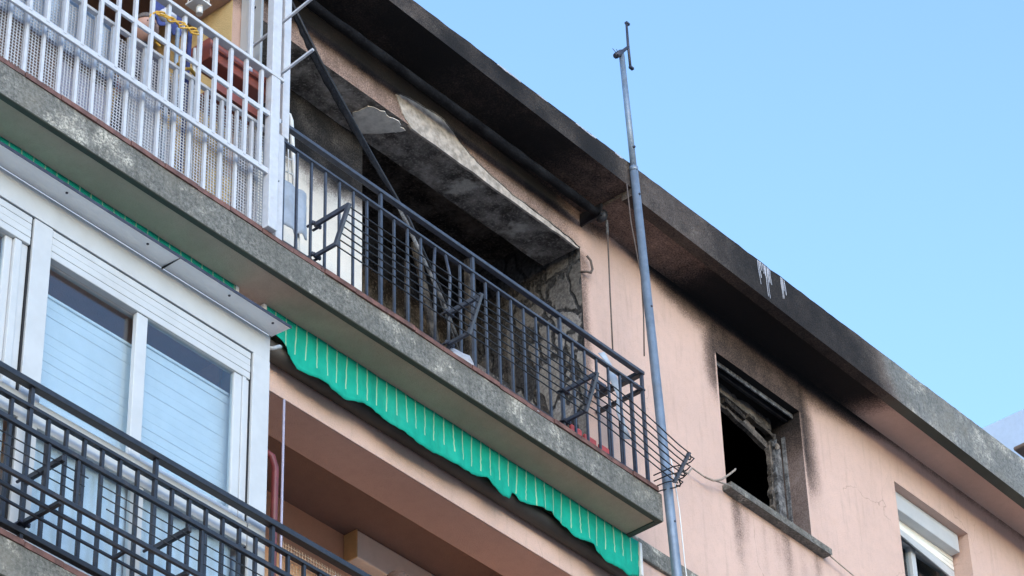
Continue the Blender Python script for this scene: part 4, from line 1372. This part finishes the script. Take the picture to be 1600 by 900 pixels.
# ------------------------------------------------------------------ antenna pole
PO = thing("antenna_pole", (.25, -.43, -11.9), "tall grey metal antenna pole in front of the eave", "pole")
def pole_x(z): return -.159 + (3.35 - z) * .0553
MB().tube([(pole_x(-11.9), -.43, -11.9), (pole_x(-.6), -.43, -.6), (pole_x(2.43), -.43, 2.43)], [.031, .031, .027], 16).build("lower_tube", M['galv'], PO)
MB().tube([(pole_x(2.43), -.43, 2.43), (pole_x(3.38), -.43, 3.38)], [.0215, .019], 14).build("upper_tube", M['galv'], PO)
MB().tube([(pole_x(2.43), -.43, 2.415), (pole_x(2.43), -.43, 2.45)], .0285, 16).build("collar", M['galv'], PO)
for z in (2.22, 2.60, 1.35, -.2):
    MB().tube([(pole_x(z) - .005, -.462, z), (pole_x(z) - .005, -.45, z)], .008, 8).build("bolt", M['dark_steel'], PO)
px = pole_x(3.38)
MB().tube([(-.235, -.43, 3.325), (-.16, -.43, 3.405), (-.085, -.43, 3.50)], [.014, .013, .010], 8).build("boom", M['dark_steel'], PO)
MB().tube([(-.225, -.43, 3.33), (-.165, -.43, 3.40)], .021, 8).build("clamp", M['dark_steel'], PO)
MB().tube([(-.073, -.43, 3.325), (-.083, -.43, 3.52), (-.085, -.43, 3.72)], [.009, .0095, .008], 8).build("mast_tip", M['dark_steel'], PO)
for z, dx in ((3.715, -.085), (3.33, -.072)):
    MB().box(dx - .008, dx + .026, -.44, -.42, z - .008, z + .008).build("end_cap", M['dark_steel'], PO)
for k in (-1, 1):
    MB().tube([(-.20 + .02 * k, -.43, 3.36), (-.235 + .02 * k, -.43, 3.385 + .01 * k)], .0022, 5).build("stub_wire", M['dark_steel'], PO)
for z in (-.85, -4, -8):
    MB().box(pole_x(z) - .04, pole_x(z) + .04, -.43, -.0, z - .015, z + .015).build("wall_bracket", M['dark_steel'], PO)

# ------------------------------------------------------------------ cables and cords on the facade
tag(MB().tube([(-.16, -.405, 2.30), (-.135, -.40, 2.0), (-.11, -.40, 1.87), (-.07, -.405, 1.60), (-.065, -.40, 1.3), (-.085, -.40, .98)], .0048, 6).build("antenna_cable", M['cable']), "thin cable hanging left of the antenna pole", "cable")
tag(MB().tube([(.035, -.46, .25), (.085, -.46, -.1), (.115, -.45, -.45), (.15, -.45, -.8)], .004, 6).build("white_cable", M['white_pl']), "white cable running down beside the lower antenna pole", "cable")
tag(MB().tube([(.02, -.52, .15), (.45, -.28, .43), (.80, -.06, .75), (.93, -.06, .745), (1.20, -.075, .80)], .0055, 6).build("cord", M['cord']), "taut cord from the drying rack to the burnt window sill", "cord")
tag(MB().tube([(.93, -.065, .742), (1.0, -.075, .745), (1.08, -.085, .79), (1.16, -.09, .865), (1.225, -.09, .93), (1.235, -.09, .945)], .007, 6).build("cord_end", M['cord']), "loose curved cord end in front of the burnt window's edge", "cord")
tag(MB().tube([(2.30, -.05, .80), (2.8, -.05, .735), (4.2, -.05, .72)], .0045, 6).build("cord", M['cord']), "cord leading right from the burnt window's sill", "cord")
tag(MB().tube([(-.16, -.0, 1.80), (-.15, -.035, 1.79), (-.11, -.04, 1.80), (-.09, -.04, 1.84), (-.105, -.04, 1.90), (-.13, -.03, 1.93)], .008, 7).build("hook", M['cable']), "rusty curled hook at the edge of the burnt jamb", "hook")
tag(MB().box(-.13, -.02, -.05, -.01, .935, .965).build("clamp_block", M['dark_steel'], None, .006), "small dark clamp on the wall above the railing's right end", "clamp")

# ------------------------------------------------------------------ next building, a corner of its eave
NB = thing("neighbouring_building", (16, 0, -11.9), "dark brown eave corner of the next building at the right edge", "building")
MB().box(12.0, 26, -6, 3.79, 8.352, 8.40).build("eave_slab", M['brown_eave'], NB, .02)
MB().box(13.2, 26, -4.8, 3.3, -11.9, 8.345).build("wall", M['pale_far'], NB)
sp = thing("roof_spike", (4.3, -.3, 2.5), "small dark antenna stub on the roof edge at far right", "antenna")
MB().tube([(4.26, -.30, 2.49), (4.30, -.32, 2.545), (4.33, -.34, 2.565)], [.010, .008, .003], 6).build("stub", M['dark_steel'], sp)
sp2 = thing("roof_spike", (4.5, -.3, 2.5), "tiny spike on the roof edge beside the brown eave corner", "antenna")
MB().tube([(4.52, -.3, 2.49), (4.515, -.3, 2.55)], [.010, .004], 6).build("stub", M['dark_steel'], sp2)

FB = thing("haze_block", (24, 12, -11.9), "pale bluish-white block standing in for thin haze behind the roof edge at far right", "building")
MB().box(18, 30, 4, 22, -11.9, 13.48).build("wall", M['pale_blue'], FB)  # added solid block, its pale colour imitates a patch of thin haze
